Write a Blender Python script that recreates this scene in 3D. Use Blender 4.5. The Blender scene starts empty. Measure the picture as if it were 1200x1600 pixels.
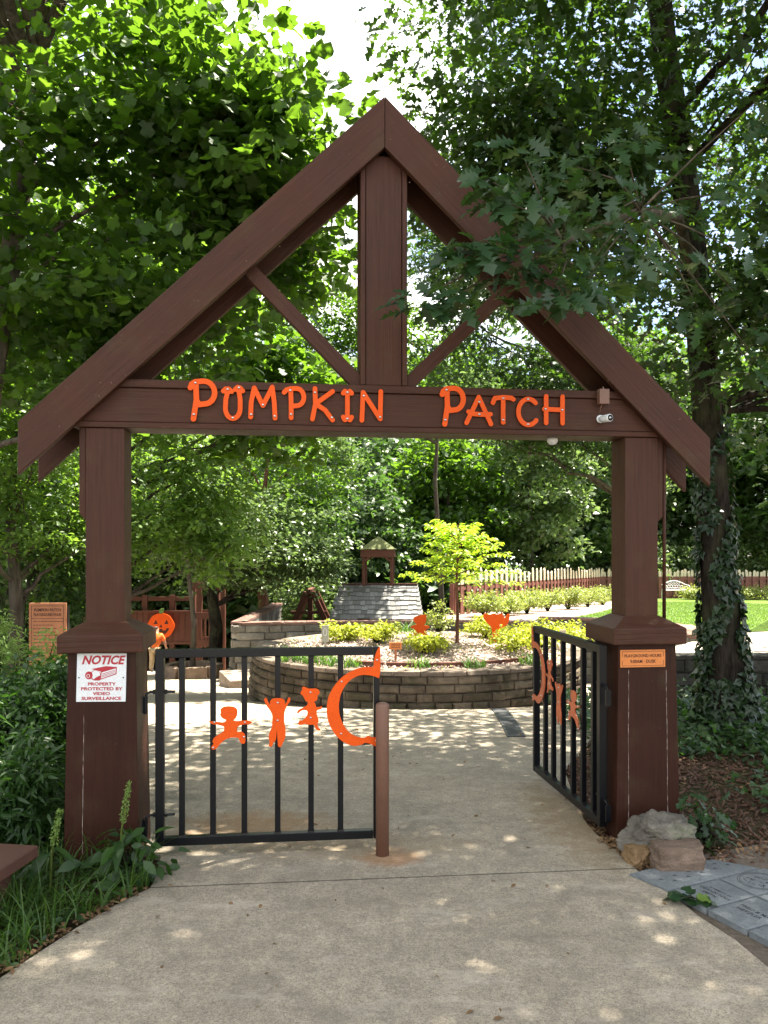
import bpy, bmesh, math, random
import numpy as np
from mathutils import Vector, Matrix
R = math.radians
S = bpy.context.scene
COL = S.collection

# ------------------------------------------------------------------ camera
CAMH, F, HY = 1.65, 1250.0, 858.0          # eye height, focal length and horizon row of the 1200x1600 photograph
cd = bpy.data.cameras.new('camera'); cam = bpy.data.objects.new('camera', cd); COL.objects.link(cam)
cam.location = (0, 0, CAMH); cam.rotation_euler = (R(90), 0, 0)
cd.sensor_fit = 'VERTICAL'; cd.sensor_height = 36; cd.sensor_width = 27
cd.lens = 36*F/1600; cd.shift_y = (HY-800)/1600; cd.clip_start = .05; cd.clip_end = 400
S.camera = cam

# ------------------------------------------------------------------ sky and sun
SUN_DIR = Vector((0.30, 0.24, 0.93)).normalized()
elev = math.asin(SUN_DIR.z); azim = math.atan2(SUN_DIR.x, SUN_DIR.y)
w = bpy.data.worlds.new('World'); S.world = w; w.use_nodes = True
nt = w.node_tree; nt.nodes.clear()
def wn(t): return nt.nodes.new(t)
out = wn('ShaderNodeOutputWorld'); bg = wn('ShaderNodeBackground'); sky = wn('ShaderNodeTexSky')
sky.sky_type = 'NISHITA'; sky.sun_disc = False; sky.sun_elevation = elev; sky.sun_rotation = azim
sky.dust_density = 1.2; sky.ozone_density = 1.5
tc = wn('ShaderNodeTexCoord'); mp = wn('ShaderNodeMapping'); mp.inputs['Scale'].default_value = (1, 1, 1.8)
mp.inputs['Location'].default_value = (0.35, 0.1, 0.2)
nz = wn('ShaderNodeTexNoise'); nz.inputs['Scale'].default_value = 2.2; nz.inputs['Detail'].default_value = 7; nz.inputs['Roughness'].default_value = .58
cr = wn('ShaderNodeValToRGB'); cr.color_ramp.elements[0].position = .43; cr.color_ramp.elements[1].position = .57
mx = wn('ShaderNodeMixRGB'); mx.inputs[2].default_value = (10.0, 9.75, 9.2, 1)
nt.links.new(tc.outputs['Generated'], mp.inputs[0]); nt.links.new(mp.outputs[0], nz.inputs['Vector'])
nt.links.new(nz.outputs['Fac'], cr.inputs[0]); dt = wn('ShaderNodeVectorMath'); dt.operation = 'DOT_PRODUCT'; dt.inputs[1].default_value = (.25, .80, .545)      # one break in the cloud
nt.links.new(tc.outputs['Generated'], dt.inputs[0])
c2 = wn('ShaderNodeValToRGB'); c2.color_ramp.elements[0].position = .972; c2.color_ramp.elements[0].color = (1, 1, 1, 1); c2.color_ramp.elements[1].position = .992; c2.color_ramp.elements[1].color = (.06, .06, .06, 1)
ml = wn('ShaderNodeMath'); ml.operation = 'MULTIPLY'
nt.links.new(dt.outputs['Value'], c2.inputs[0]); nt.links.new(cr.outputs[0], ml.inputs[0]); nt.links.new(c2.outputs[0], ml.inputs[1]); nt.links.new(ml.outputs[0], mx.inputs[0])
nt.links.new(sky.outputs[0], mx.inputs[1]); nt.links.new(mx.outputs[0], bg.inputs[0]); nt.links.new(bg.outputs[0], out.inputs[0])
bg.inputs[1].default_value = .06
sl = bpy.data.lights.new('sun', 'SUN'); sl.energy = 5.0; sl.angle = R(.5); sl.color = (1, .93, .80)
so = bpy.data.objects.new('sun', sl); COL.objects.link(so); so.rotation_euler = SUN_DIR.to_track_quat('Z', 'Y').to_euler()
S.view_settings.view_transform = 'Standard'; S.view_settings.look = 'None'; S.view_settings.gamma = 1
S.view_settings.exposure = 2.5
S.render.resolution_x = 768; S.render.resolution_y = 1024
S.render.engine = 'CYCLES'
try:
    S.cycles.max_bounces = 6; S.cycles.transparent_max_bounces = 4; S.cycles.transmission_bounces = 4; S.cycles.diffuse_bounces = 4
except Exception: pass

# ------------------------------------------------------------------ helpers
def wpt(px, py, D):                       # a pixel of the photograph at depth D
    return Vector(((px-600)/F*D, D, CAMH+(HY-py)/F*D))
def wx(px, D): return (px-600)/F*D
def g(y):                                 # ground level: flat round the gate, falling away beyond the planter
    for a, b, c, d in GP:
        if y <= c: return b+(d-b)*(max(y, a)-a)/(c-a)
    return GP[-1][3]
GP = [(-99, 0, 6.5, 0), (6.5, 0, 7.5, -.02), (7.5, -.02, 8.5, -.085), (8.5, -.085, 24, -2.0), (24, -2.0, 27, -2.15)]
def terr(y): return .79-.038*y            # the lawn's level

def tag(o, label=None, cat=None, group=None, kind=None):
    if label: o['label'] = label
    if cat: o['category'] = cat
    if group: o['group'] = group
    if kind: o['kind'] = kind
    return o
def empty(name, loc=(0, 0, 0), rz=0, label=None, cat=None, group=None):
    o = bpy.data.objects.new(name, None); COL.objects.link(o); o.location = loc; o.rotation_euler = (0, 0, rz)
    o.empty_display_size = .2
    return tag(o, label, cat, group)
def link(name, me, m, parent=None, smooth=False, bevel=0):
    o = bpy.data.objects.new(name, me); COL.objects.link(o)
    if m:
        for q in (m if isinstance(m, (list, tuple)) else [m]): me.materials.append(q)
    if parent: o.parent = parent
    if smooth: me.polygons.foreach_set('use_smooth', [True]*len(me.polygons))
    if bevel:
        b = o.modifiers.new('bevel', 'BEVEL'); b.width = bevel; b.segments = 2; b.limit_method = 'ANGLE'; b.angle_limit = R(40)
    return o
class MB:
    def __init__(s): s.v = []; s.f = []; s.mi = []; s.starts = []
    def add(s, vs, fs, mi=0):
        s.starts.append((len(s.v), len(s.f))); k = len(s.v); s.v += [tuple(v) for v in vs]; s.f += [tuple(i+k for i in f) for f in fs]; s.mi += [mi]*len(fs)
        return s
    def box(s, c, d, M=None, mi=0):
        c = Vector(c); x, y, z = d[0]/2, d[1]/2, d[2]/2
        vs = [Vector((a*x, b*y, e*z)) for a in (-1, 1) for b in (-1, 1) for e in (-1, 1)]
        if M is not None: vs = [M @ v for v in vs]
        return s.add([c+v for v in vs], [(0, 1, 3, 2), (4, 6, 7, 5), (0, 4, 5, 1), (2, 3, 7, 6), (0, 2, 6, 4), (1, 5, 7, 3)], mi)
    def bar(s, a, b, w_, d_, up=(0, 0, 1), mi=0):   # box along a segment: w_ across, d_ along "up"
        a, b = Vector(a), Vector(b); x = (b-a).normalized(); u = Vector(up)
        if abs(x.dot(u)) > .98: u = Vector((0, 1, 0))
        y = u.cross(x).normalized(); z = x.cross(y)
        M = Matrix((x, y, z)).transposed()
        return s.box((a+b)/2, ((b-a).length, w_, d_), M, mi)
    def prism(s, poly, f0, f1, mi=0):           # f0/f1 map 2D -> 3D for the two caps
        n = len(poly); vs = [f0(p) for p in poly]+[f1(p) for p in poly]
        fs = [tuple(range(n)), tuple(range(2*n-1, n-1, -1))]+[(i, i+n, (i+1) % n+n, (i+1) % n) for i in range(n)]
        return s.add(vs, fs, mi)
    def tube(s, pts, rad, n=8, cap=True, mi=0):
        pts = [Vector(p) for p in pts]
        if not hasattr(rad, '__len__'): rad = [rad]*len(pts)
        vs = []; fs = []
        t0 = (pts[1]-pts[0]).normalized(); a = Vector((1, 0, 0)) if abs(t0.x) < .8 else Vector((0, 1, 0))
        u = t0.cross(a).normalized()
        for i, p in enumerate(pts):
            t = (pts[min(i+1, len(pts)-1)]-pts[max(i-1, 0)]).normalized()
            u = (u-t*u.dot(t)).normalized(); w_ = t.cross(u)
            for k in range(n):
                an = 2*math.pi*k/n; vs.append(p+(u*math.cos(an)+w_*math.sin(an))*rad[i])
        for i in range(len(pts)-1):
            for k in range(n):
                k2 = (k+1) % n; fs.append((i*n+k, i*n+k2, (i+1)*n+k2, (i+1)*n+k))
        if cap:
            fs.append(tuple(range(n-1, -1, -1))); m_ = (len(pts)-1)*n; fs.append(tuple(range(m_, m_+n)))
        return s.add(vs, fs, mi)
    def lathe(s, prof, c=(0, 0, 0), n=24, mi=0):
        vs = []; fs = []; c = Vector(c)
        for r, z in prof:
            for k in range(n):
                a = 2*math.pi*k/n; vs.append(c+Vector((r*math.cos(a), r*math.sin(a), z)))
        for i in range(len(prof)-1):
            for k in range(n): fs.append((i*n+k, i*n+(k+1) % n, (i+1)*n+(k+1) % n, (i+1)*n+k))
        fs.append(tuple(range(n-1, -1, -1))); m_ = (len(prof)-1)*n; fs.append(tuple(range(m_, m_+n)))
        return s.add(vs, fs, mi)
    def mesh(s, name):
        me = bpy.data.meshes.new(name); me.from_pydata(s.v, [], s.f); me.update()
        if any(s.mi): me.polygons.foreach_set('material_index', s.mi)
        return me
    def pieces(s, name, m, parent=None, smooth=False, bevel=0):   # one object per add()
        st = s.starts+[(len(s.v), len(s.f))]; out_ = []
        for (v0, f0), (v1, f1) in zip(st[:-1], st[1:]):
            q = MB(); q.add(s.v[v0:v1], [tuple(i-v0 for i in f) for f in s.f[f0:f1]]); out_.append(q.build(name, m, parent, smooth, bevel))
        return out_
    def build(s, name, m, parent=None, smooth=False, bevel=0, loc=None, rot=None):
        o = link(name, s.mesh(name), m, parent, smooth, bevel)
        if loc is not None: o.location = loc
        if rot is not None: o.rotation_euler = rot
        return o

# ------------------------------------------------------------------ materials
class N:
    def __init__(s, name):
        s.m = bpy.data.materials.new(name); s.m.use_nodes = True; s.t = s.m.node_tree
        s.b = s.t.nodes['Principled BSDF']; s.o = s.t.nodes['Material Output']
    def n(s, t, **k):
        x = s.t.nodes.new(t)
        for a, b in k.items(): setattr(x, a, b)
        return x
    def l(s, a, b): s.t.links.new(a, b)
    def coord(s, scale=(1, 1, 1), kind='Object', rot=(0, 0, 0)):
        c = s.n('ShaderNodeTexCoord'); p = s.n('ShaderNodeMapping'); p.inputs['Scale'].default_value = scale; p.inputs['Rotation'].default_value = rot
        s.l(c.outputs[kind], p.inputs[0]); return p.outputs[0]
    def noise(s, vec, scale, detail=5, rough=.6):
        x = s.n('ShaderNodeTexNoise'); x.inputs['Scale'].default_value = scale; x.inputs['Detail'].default_value = detail; x.inputs['Roughness'].default_value = rough
        if vec is not None: s.l(vec, x.inputs['Vector'])
        return x.outputs['Fac']
    def ramp(s, fac, stops):
        x = s.n('ShaderNodeValToRGB'); e = x.color_ramp.elements
        while len(e) < len(stops): e.new(.5)
        for q, (p, c) in zip(e, stops):
            q.position = p; q.color = (c, c, c, 1) if not hasattr(c, '__len__') else (*c, 1)
        s.l(fac, x.inputs[0]); return x.outputs[0]
    def mix(s, fac, a, b, mode='MIX'):
        x = s.n('ShaderNodeMixRGB', blend_type=mode)
        for i, q in ((0, fac), (1, a), (2, b)):
            if isinstance(q, (int, float)): x.inputs[i].default_value = q if i == 0 else (q, q, q, 1)
            elif isinstance(q, tuple): x.inputs[i].default_value = (*q, 1)
            else: s.l(q, x.inputs[i])
        return x.outputs[0]
    def math(s, op, a, b=0):
        x = s.n('ShaderNodeMath', operation=op)
        for i, q in ((0, a), (1, b)):
            if isinstance(q, (int, float)): x.inputs[i].default_value = q
            else: s.l(q, x.inputs[i])
        return x.outputs[0]
    def bump(s, h, strength=.3, dist=.01, prev=None):
        x = s.n('ShaderNodeBump'); x.inputs['Strength'].default_value = strength; x.inputs['Distance'].default_value = dist
        s.l(h, x.inputs['Height'])
        if prev is not None: s.l(prev, x.inputs['Normal'])
        return x.outputs[0]
    def fin(s, col=None, rough=None, nrm=None, metal=0, spec=None):
        if col is not None:
            if isinstance(col, tuple): s.b.inputs['Base Color'].default_value = (*col, 1)
            else: s.l(col, s.b.inputs['Base Color'])
        if rough is not None:
            if isinstance(rough, (int, float)): s.b.inputs['Roughness'].default_value = rough
            else: s.l(rough, s.b.inputs['Roughness'])
        if nrm is not None: s.l(nrm, s.b.inputs['Normal'])
        s.b.inputs['Metallic'].default_value = metal
        if spec is not None: s.b.inputs['Specular IOR Level'].default_value = spec
        return s.m
def cm(c, k): return tuple(min(1, q*k) for q in c)

def plain(name, c, rough=.6, var=.25, scale=8, bump=.15, metal=0, fine=120, spec=None):
    n = N(name); v = n.coord()
    a = n.noise(v, scale); b = n.noise(v, fine, 3)
    col = n.mix(n.ramp(a, [(.3, 0), (.7, 1)]), cm(c, 1-var), cm(c, 1+var))
    col = n.mix(.35, col, n.ramp(b, [(.3, cm(c, .7)), (.7, cm(c, 1.25))]))
    return n.fin(col, rough, n.bump(b, bump, .004), metal, spec)
def painted_wood(name, c, grime=(.10, .11, .05), worn=.5):
    n = N(name); v = n.coord((1.2, 34, 34)); vg = n.coord((1, 1, 1))
    gr = n.noise(v, 2.2, 8, .65); big = n.noise(vg, 2.5, 4); sm = n.noise(vg, 60, 4)
    col = n.mix(n.ramp(gr, [(.3, 0), (.75, 1)]), cm(c, .68), cm(c, 1.24))
    col = n.mix(n.ramp(big, [(.35, 0), (.75, .55)]), col, cm(c, 1.5))
    col = n.mix(n.ramp(sm, [(.66, 0), (.74, .5*worn)]), col, (.22, .16, .12))
    # dark knots and cracks running with the grain
    cr_ = n.noise(n.coord((.9, 60, 60)), 1.6, 3, .5)
    col = n.mix(n.ramp(cr_, [(.29, .75), (.33, 0)]), col, cm(c, .35))
    col = n.mix(n.ramp(n.noise(vg, 4.5, 6), [(.55, 0), (.8, .15)]), col, grime)
    bm_ = n.bump(gr, .8, .005); bm_ = n.bump(cr_, .3, .003, bm_)
    return n.fin(col, n.ramp(big, [(.3, .42), (.7, .62)]), bm_, 0, .18)
BROWN = (.056, .0222, .0130)
M = {}
M['timber'] = painted_wood('timber', BROWN)
M['pillar_board'] = painted_wood('pillar_board', (.031, .0095, .005), worn=.35)
M['chalk'] = plain('chalk', (.33, .27, .23), .9, .3, 30)
M['orange'] = plain('orange', (.74, .088, .004), .5, .10, 6, .08, spec=.22)
M['orange_worn'] = plain('orange_worn', (.50, .10, .03), .42, .35, 9, .1)
M['steel'] = plain('steel', (.6, .6, .6), .3, .1, 8, .05, 1)
M['black'] = plain('black', (.004, .0045, .006), .35, .4, 14, .08, spec=.3)
M['black_worn'] = plain('black_worn', (.016, .012, .011), .6, .5, 30, .2)
M['bollard'] = plain('bollard', (.17, .085, .055), .5, .15, 5, .1)
M['bench_brown'] = plain('bench_brown', (.085, .034, .022), .6, .2, 5, .2)
M['white'] = plain('white', (.72, .74, .74), .4, .04, 8, .03)
M['red'] = plain('red', (.42, .015, .03), .5, .1, 8, .03)
M['sign_orange'] = plain('sign_orange', (.62, .20, .045), .6, .12, 7, .1)
M['dark_ink'] = plain('dark_ink', (.045, .014, .008), .8, .2)
M['lens'] = plain('lens', (.01, .01, .012), .12, .1)
M['play_brown'] = painted_wood('play_brown', (.095, .038, .026), worn=.7)
M['fence_brown'] = painted_wood('fence_brown', (.17, .068, .052), worn=.7)
M['cream'] = plain('cream', (.55, .47, .33), .8, .25, 12, .3)
M['info_board'] = plain('info_board', (.34, .135, .06), .7, .2, 6, .2)
M['green_roof'] = plain('green_roof', (.10, .115, .028), .8, .35, 5, .3)
M['khaki'] = plain('khaki', (.36, .27, .17), .9, .15, 14, .3)
M['skin'] = plain('skin', (.32, .15, .09), .6, .08)
M['hair'] = plain('hair', (.02, .013, .01), .6, .3)
M['shirt'] = plain('shirt', (.80, .15, .02), .85, .12, 14, .3)
M['shoe'] = plain('shoe', (.06, .06, .07), .6, .2)
M['cast_white'] = plain('cast_white', (.62, .62, .6), .4, .1)
M['drain'] = plain('drain', (.045, .047, .05), .6, .3, 20, .3)
M['engrave'] = plain('engrave', (.03, .035, .04), .9, .2)
M['pebble'] = plain('pebble', (.33, .30, .27), .9, .4, 3, .3)
M['mulch_chip'] = plain('mulch_chip', (.11, .058, .035), .95, .6, 1.7, .4)
M['pale_chip'] = plain('pale_chip', (.42, .33, .28), .95, .5, 2.3, .4)
M['grey_sign'] = plain('grey_sign', (.30, .31, .25), .6, .15)
M['green_paint'] = plain('green_paint', (.10, .20, .04), .6, .15)

def concrete():
    n = N('concrete'); v = n.coord()
    a = n.noise(v, 1.1, 6); b = n.noise(v, 9, 8, .7); c = n.noise(v, 170, 3, .8); d = n.noise(v, 55, 5, .75)
    col = n.mix(n.ramp(a, [(.3, 0), (.7, 1)]), (.35, .295, .215), (.50, .43, .32))
    col = n.mix(n.ramp(b, [(.35, .6), (.62, 0)]), col, (.185, .155, .12))
    col = n.mix(n.ramp(d, [(.38, .55), (.56, 0)]), col, (.17, .145, .115))
    col = n.mix(n.ramp(c, [(.38, .75), (.50, 0)]), col, (.13, .11, .09))
    col = n.mix(n.ramp(c, [(.58, 0), (.70, .6)]), col, (.55, .50, .43))
    vo = n.n('ShaderNodeTexVoronoi'); vo.inputs['Scale'].default_value = 42; vo.inputs['Randomness'].default_value = 1; n.l(v, vo.inputs['Vector'])
    col = n.mix(n.ramp(vo.outputs['Distance'], [(.07, .8), (.13, 0)]), col, (.07, .055, .045))
    col = n.mix(n.ramp(n.noise(v, 3.3, 7, .7), [(.50, 0), (.66, .5)]), col, (.17, .145, .115))
    col = n.mix(n.ramp(n.noise(n.coord((1, 3, 1), rot=(0, 0, .5)), 2.1, 7, .72), [(.54, 0), (.70, .45)]), col, (.50, .44, .36))
    # rust and damp by the hinge post, the bollard and the gate
    sep = n.n('ShaderNodeSeparateXYZ'); n.l(v, sep.inputs[0]); X, Y = sep.outputs[0], sep.outputs[1]
    def blob(cx, cy, rx, ry, colr, amt):
        nonlocal col
        dx = n.math('DIVIDE', n.math('SUBTRACT', X, cx), rx); dy = n.math('DIVIDE', n.math('SUBTRACT', Y, cy), ry)
        r = n.math('ADD', n.math('MULTIPLY', dx, dx), n.math('MULTIPLY', dy, dy))
        r = n.math('ADD', r, n.math('MULTIPLY', n.math('SUBTRACT', b, .5), 2.2))
        col = n.mix(n.ramp(r, [(.15, amt), (1.1, 0)]), col, colr)
    blob(0.03, 4.27, .20, .16, (.30, .15, .065), .7)
    blob(-.75, 4.75, .55, .35, (.30, .17, .075), .6)
    blob(1.15, 4.9, .30, .9, (.22, .15, .08), .6)
    blob(-.2, 4.45, .8, .25, (.25, .18, .11), .5)
    # tooled joints
    def joint(x0, y0, x1, y1, wd=.006):
        nonlocal col, jm
        L = math.hypot(x1-x0, y1-y0); nx, ny = -(y1-y0)/L, (x1-x0)/L
        q = n.math('ADD', n.math('MULTIPLY', X, nx), n.math('MULTIPLY', Y, ny))
        q = n.math('ABSOLUTE', n.math('SUBTRACT', q, nx*x0+ny*y0))
        q = n.math('ADD', q, n.math('MULTIPLY', n.math('SUBTRACT', b, .5), .008))
        k = n.ramp(q, [(wd*.6, 1), (wd*1.3, 0)])
        jm = n.mix(1, jm, k, 'LIGHTEN')
    jm = n.mix(1, 0.0, 0.0)
    joint(-1.136, 3.89, 1.27, 4.124); joint(-3, 7.15, 3, 6.95); joint(-6, 9.6, 0, 9.0, .009)
    joint(-9, 13.5, 0, 12.5, .012); joint(-9, 18, 0, 17, .012)
    col = n.mix(n.math('MULTIPLY', jm, .85), col, (.04, .032, .025))
    h = n.mix(.6, c, n.mix(.5, d, jm, 'SUBTRACT'))
    return n.fin(col, .88, n.bump(h, .45, .004), 0, .25)
M['concrete'] = concrete()
def soil(name, c1, c2, s=30, b=.8, c3=None):
    n = N(name); v = n.coord(); a = n.noise(v, s, 8, .75); q = n.noise(v, 1.3, 4)
    col = n.mix(n.ramp(a, [(.35, 0), (.65, 1)]), c1, c2)
    if c3: col = n.mix(n.ramp(q, [(.45, 0), (.6, .8)]), col, c3)
    return n.fin(col, .95, n.bump(a, b, .03), 0, .15)
M['soil'] = soil('soil', (.035, .022, .013), (.12, .075, .045), 34, .9, (.045, .055, .02))
M['far_ground'] = soil('far_ground', (.05, .05, .02), (.14, .11, .06), 8)
M['pale_mulch'] = soil('pale_mulch', (.20, .14, .11), (.50, .40, .34), 26, .9)
M['lawn'] = soil('lawn', (.06, .115, .014), (.11, .18, .03), 60, .9, (.10, .16, .025))
M['path2'] = soil('path2', (.36, .31, .26), (.46, .41, .35), 20, .1)
def stone(name, c, c2, s=14, dark=.5, moss=None):
    n = N(name); v = n.coord(); a = n.noise(v, s, 8, .7); q = n.noise(v, 2.1, 5); e = n.noise(v, 70, 4, .7)
    at = n.n('ShaderNodeAttribute'); at.attribute_name = 'vary'
    col = n.mix(n.ramp(a, [(.3, 0), (.7, 1)]), c, c2)
    col = n.mix(n.math('MULTIPLY', at.outputs['Fac'], .75), col, cm(c, .4))
    col = n.mix(n.ramp(q, [(.4, dark), (.62, 0)]), col, cm(c, .25))
    if moss: col = n.mix(n.ramp(n.noise(v, 5, 6), [(.52, 0), (.68, .7)]), col, moss)
    return n.fin(col, .92, n.bump(e, .9, .008, n.bump(a, 1, .035)), 0, .2)
M['block'] = stone('block', (.15, .115, .08), (.29, .23, .165), 12, .8, (.05, .05, .022))
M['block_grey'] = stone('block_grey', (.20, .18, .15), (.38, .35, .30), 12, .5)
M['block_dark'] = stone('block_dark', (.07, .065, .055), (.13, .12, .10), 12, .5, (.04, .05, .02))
M['cap'] = stone('cap', (.22, .17, .13), (.36, .29, .23), 12, .3)
M['cap_red'] = stone('cap_red', (.25, .14, .11), (.36, .23, .18), 12, .3)
M['rock_grey'] = stone('rock_grey', (.17, .15, .12), (.33, .30, .25), 9, .6, (.12, .14, .06))
M['rock_tan'] = stone('rock_tan', (.17, .12, .085), (.28, .20, .15), 6, .4)
M['rock_ochre'] = stone('rock_ochre', (.23, .14, .065), (.33, .22, .12), 6, .4)
M['slate'] = stone('slate', (.27, .30, .31), (.40, .425, .43), 45, .35)
def bark(name, c1, c2, sc=14):
    n = N(name); v = n.coord((sc, sc, sc*.18)); a = n.noise(v, 1.6, 8, .7); q = n.noise(n.coord(), 2, 4)
    col = n.mix(n.ramp(a, [(.38, 0), (.66, 1)]), c1, c2)
    col = n.mix(n.ramp(q, [(.5, 0), (.7, .5)]), col, (.10, .11, .05))
    return n.fin(col, .95, n.bump(a, 1, .03), 0, .1)
M['bark_dark'] = bark('bark_dark', (.010, .008, .006), (.050, .040, .030))
M['bark_grey'] = bark('bark_grey', (.055, .045, .034), (.17, .14, .105), 10)
M['bark_far'] = bark('bark_far', (.04, .032, .025), (.11, .09, .07), 8)
M['bark_red'] = bark('bark_red', (.09, .04, .025), (.22, .11, .07), 10)
def shingle():
    n = N('shingle'); v = n.coord(); at = n.n('ShaderNodeAttribute'); at.attribute_name = 'vary'
    a = n.noise(n.coord((25, 3, 3)), 3, 6)
    col = n.mix(at.outputs['Fac'], (.12, .12, .115), (.30, .30, .29)); col = n.mix(n.ramp(a, [(.35, .5), (.6, 0)]), col, (.12, .11, .10))
    return n.fin(col, .9, n.bump(a, .4, .01))
M['shingle'] = shingle()
def leafmat(name, c1, c2, tr, trf=.42, rough=.42, yellow=None, spec=.5):
    n = N(name); at = n.n('ShaderNodeAttribute'); at.attribute_name = 'vary'
    col = n.mix(at.outputs['Fac'], c1, c2)
    if yellow: col = n.mix(n.ramp(at.outputs['Fac'], [(.9, 0), (.96, .8)]), col, yellow)
    n.fin(col, rough, None, 0, spec)
    t = n.n('ShaderNodeBsdfTranslucent'); tcx = n.mix(at.outputs['Fac'], cm(tr, .75), cm(tr, 1.2)); n.l(tcx, t.inputs[0])
    ms = n.n('ShaderNodeMixShader'); ms.inputs[0].default_value = trf
    n.l(n.b.outputs[0], ms.inputs[1]); n.l(t.outputs[0], ms.inputs[2]); n.l(ms.outputs[0], n.o.inputs[0])
    return n.m
L = {}
L['tulip'] = leafmat('leaf_tulip', (.026, .066, .009), (.052, .105, .014), (.15, .30, .016), .46, .5)
L['oak'] = leafmat('leaf_oak', (.016, .046, .017), (.034, .076, .024), (.06, .15, .015), .34, .42, (.16, .26, .03))
L['oak_far'] = leafmat('leaf_oak_far', (.014, .038, .009), (.030, .064, .014), (.075, .16, .01), .4, .5, (.14, .22, .03))
L['bright'] = leafmat('leaf_bright', (.05, .11, .018), (.085, .16, .025), (.20, .36, .03), .45, .5)
L['pale'] = leafmat('leaf_pale', (.06, .105, .035), (.12, .17, .06), (.17, .27, .06), .4, .35)
L['deep'] = leafmat('leaf_deep', (.03, .062, .018), (.058, .10, .03), (.09, .19, .025), .35, .45)
L['lime'] = leafmat('leaf_lime', (.22, .32, .02), (.32, .43, .03), (.50, .72, .03), .5, .5)
L['gold'] = leafmat('leaf_gold', (.20, .25, .02), (.36, .38, .04), (.42, .48, .03), .4, .5)
L['shrub'] = leafmat('leaf_shrub', (.14, .18, .035), (.27, .30, .07), (.3, .38, .05), .35, .5)
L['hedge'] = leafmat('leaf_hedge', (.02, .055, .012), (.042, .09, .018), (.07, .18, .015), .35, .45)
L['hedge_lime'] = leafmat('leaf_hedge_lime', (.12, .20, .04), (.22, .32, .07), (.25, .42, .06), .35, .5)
L['ivy'] = leafmat('leaf_ivy', (.014, .032, .012), (.028, .055, .018), (.03, .09, .01), .25, .35)
L['grass'] = leafmat('leaf_grass', (.035, .085, .012), (.075, .14, .022), (.11, .24, .02), .4, .45)
L['dry'] = leafmat('leaf_dry', (.12, .07, .035), (.28, .17, .09), (.2, .12, .05), .2, .8, None, .2)

# ------------------------------------------------------------------ leaves
def mirror_leaf(half, fold=.22, droop=.25):
    """strip triangulated leaf: half = [(x,y)..] from stalk to tip"""
    n = len(half); vs = [(x, 0, -droop*x*x) for x, y in half]
    up = [(x, y, -droop*x*x+fold*y) for x, y in half[1:-1]]; dn = [(x, -y, -droop*x*x+fold*y) for x, y in half[1:-1]]
    vs += up+dn; fs = []
    for side, off in ((0, n), (1, n+n-2)):
        for i in range(n-1):
            a = i; b = i+1; o0 = None if i == 0 else off+i-1; o1 = None if i == n-2 else off+i
            f = [q for q in (a, b, o1, o0) if q is not None]
            fs.append(tuple(f if side == 0 else f[::-1]))
    return np.array(vs), fs
T_OAK = mirror_leaf([(0, 0), (.12, .03), (.24, .15), (.29, .05), (.40, .27), (.47, .07), (.60, .31), (.66, .09), (.80, .20), (.87, .10), (1, 0)])
T_OAK2 = mirror_leaf([(0, 0), (.24, .15), (.33, .05), (.50, .31), (.62, .09), (.82, .22), (1, 0)])
T_TULIP = mirror_leaf([(0, 0), (-.04, .2), (.20, .46), (.36, .26), (.66, .44), (.90, .12), (.84, 0)], .15, .2)
T_LEAF = mirror_leaf([(0, 0), (.3, .23), (.62, .22), (1, 0)])
T_LONG = mirror_leaf([(0, 0), (.25, .11), (.6, .10), (1, 0)], .2, .35)
T_DIA = (np.array([(0, 0, 0), (.5, .32, .06), (1, 0, -.1), (.5, -.32, .06)]), [(0, 1, 2), (0, 2, 3)])
T_CLUST = (np.array([(0, 0, 0), (.45, .35, .1), (.8, .15, 0), (1, -.1, -.1), (.55, -.1, .05), (.5, -.42, .08), (.2, -.1, 0), (-.2, .3, -.1), (.1, .45, .05)]),
           [(0, 1, 2, 4), (4, 2, 3), (0, 4, 5, 6), (0, 7, 8, 1)])
T_IVY = mirror_leaf([(0, 0), (-.1, .25), (.2, .42), (.45, .2), (.95, 0)], .1, .15)

def leaf_mesh(name, C, Nn, Sz, T, rng, D=None, clumpv=None):
    C = np.asarray(C, float); n = len(C); V, Fs = T; k = len(V)
    Nn = Nn/np.maximum(np.linalg.norm(Nn, axis=1, keepdims=True), 1e-6)
    if D is None: D = rng.normal(size=(n, 3))
    D = D-Nn*np.sum(D*Nn, axis=1, keepdims=True); D /= np.maximum(np.linalg.norm(D, axis=1, keepdims=True), 1e-6)
    W = np.cross(Nn, D); Sz = np.asarray(Sz).reshape(n, 1, 1)
    P = C[:, None, :]+Sz*(V[None, :, 0:1]*D[:, None, :]+V[None, :, 1:2]*W[:, None, :]+V[None, :, 2:3]*Nn[:, None, :])
    me = bpy.data.meshes.new(name); me.vertices.add(n*k); me.vertices.foreach_set('co', P.reshape(-1).astype(np.float32))
    flat = np.array([i for f in Fs for i in f]); lens = np.array([len(f) for f in Fs]); nl = len(flat)
    li = (flat[None, :]+np.arange(n)[:, None]*k).reshape(-1)
    st = (np.concatenate([[0], np.cumsum(lens)[:-1]])[None, :]+np.arange(n)[:, None]*nl).reshape(-1)
    me.loops.add(len(li)); me.loops.foreach_set('vertex_index', li.astype(np.int32))
    me.polygons.add(len(st)); me.polygons.foreach_set('loop_start', st.astype(np.int32))
    me.update(calc_edges=True)
    va = rng.random(n)
    if clumpv is not None: va = np.clip(va*.6+clumpv*.4, 0, 1)
    a = me.attributes.new('vary', 'FLOAT', 'FACE'); a.data.foreach_set('value', np.repeat(va, len(Fs)).astype(np.float32))
    return me
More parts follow.
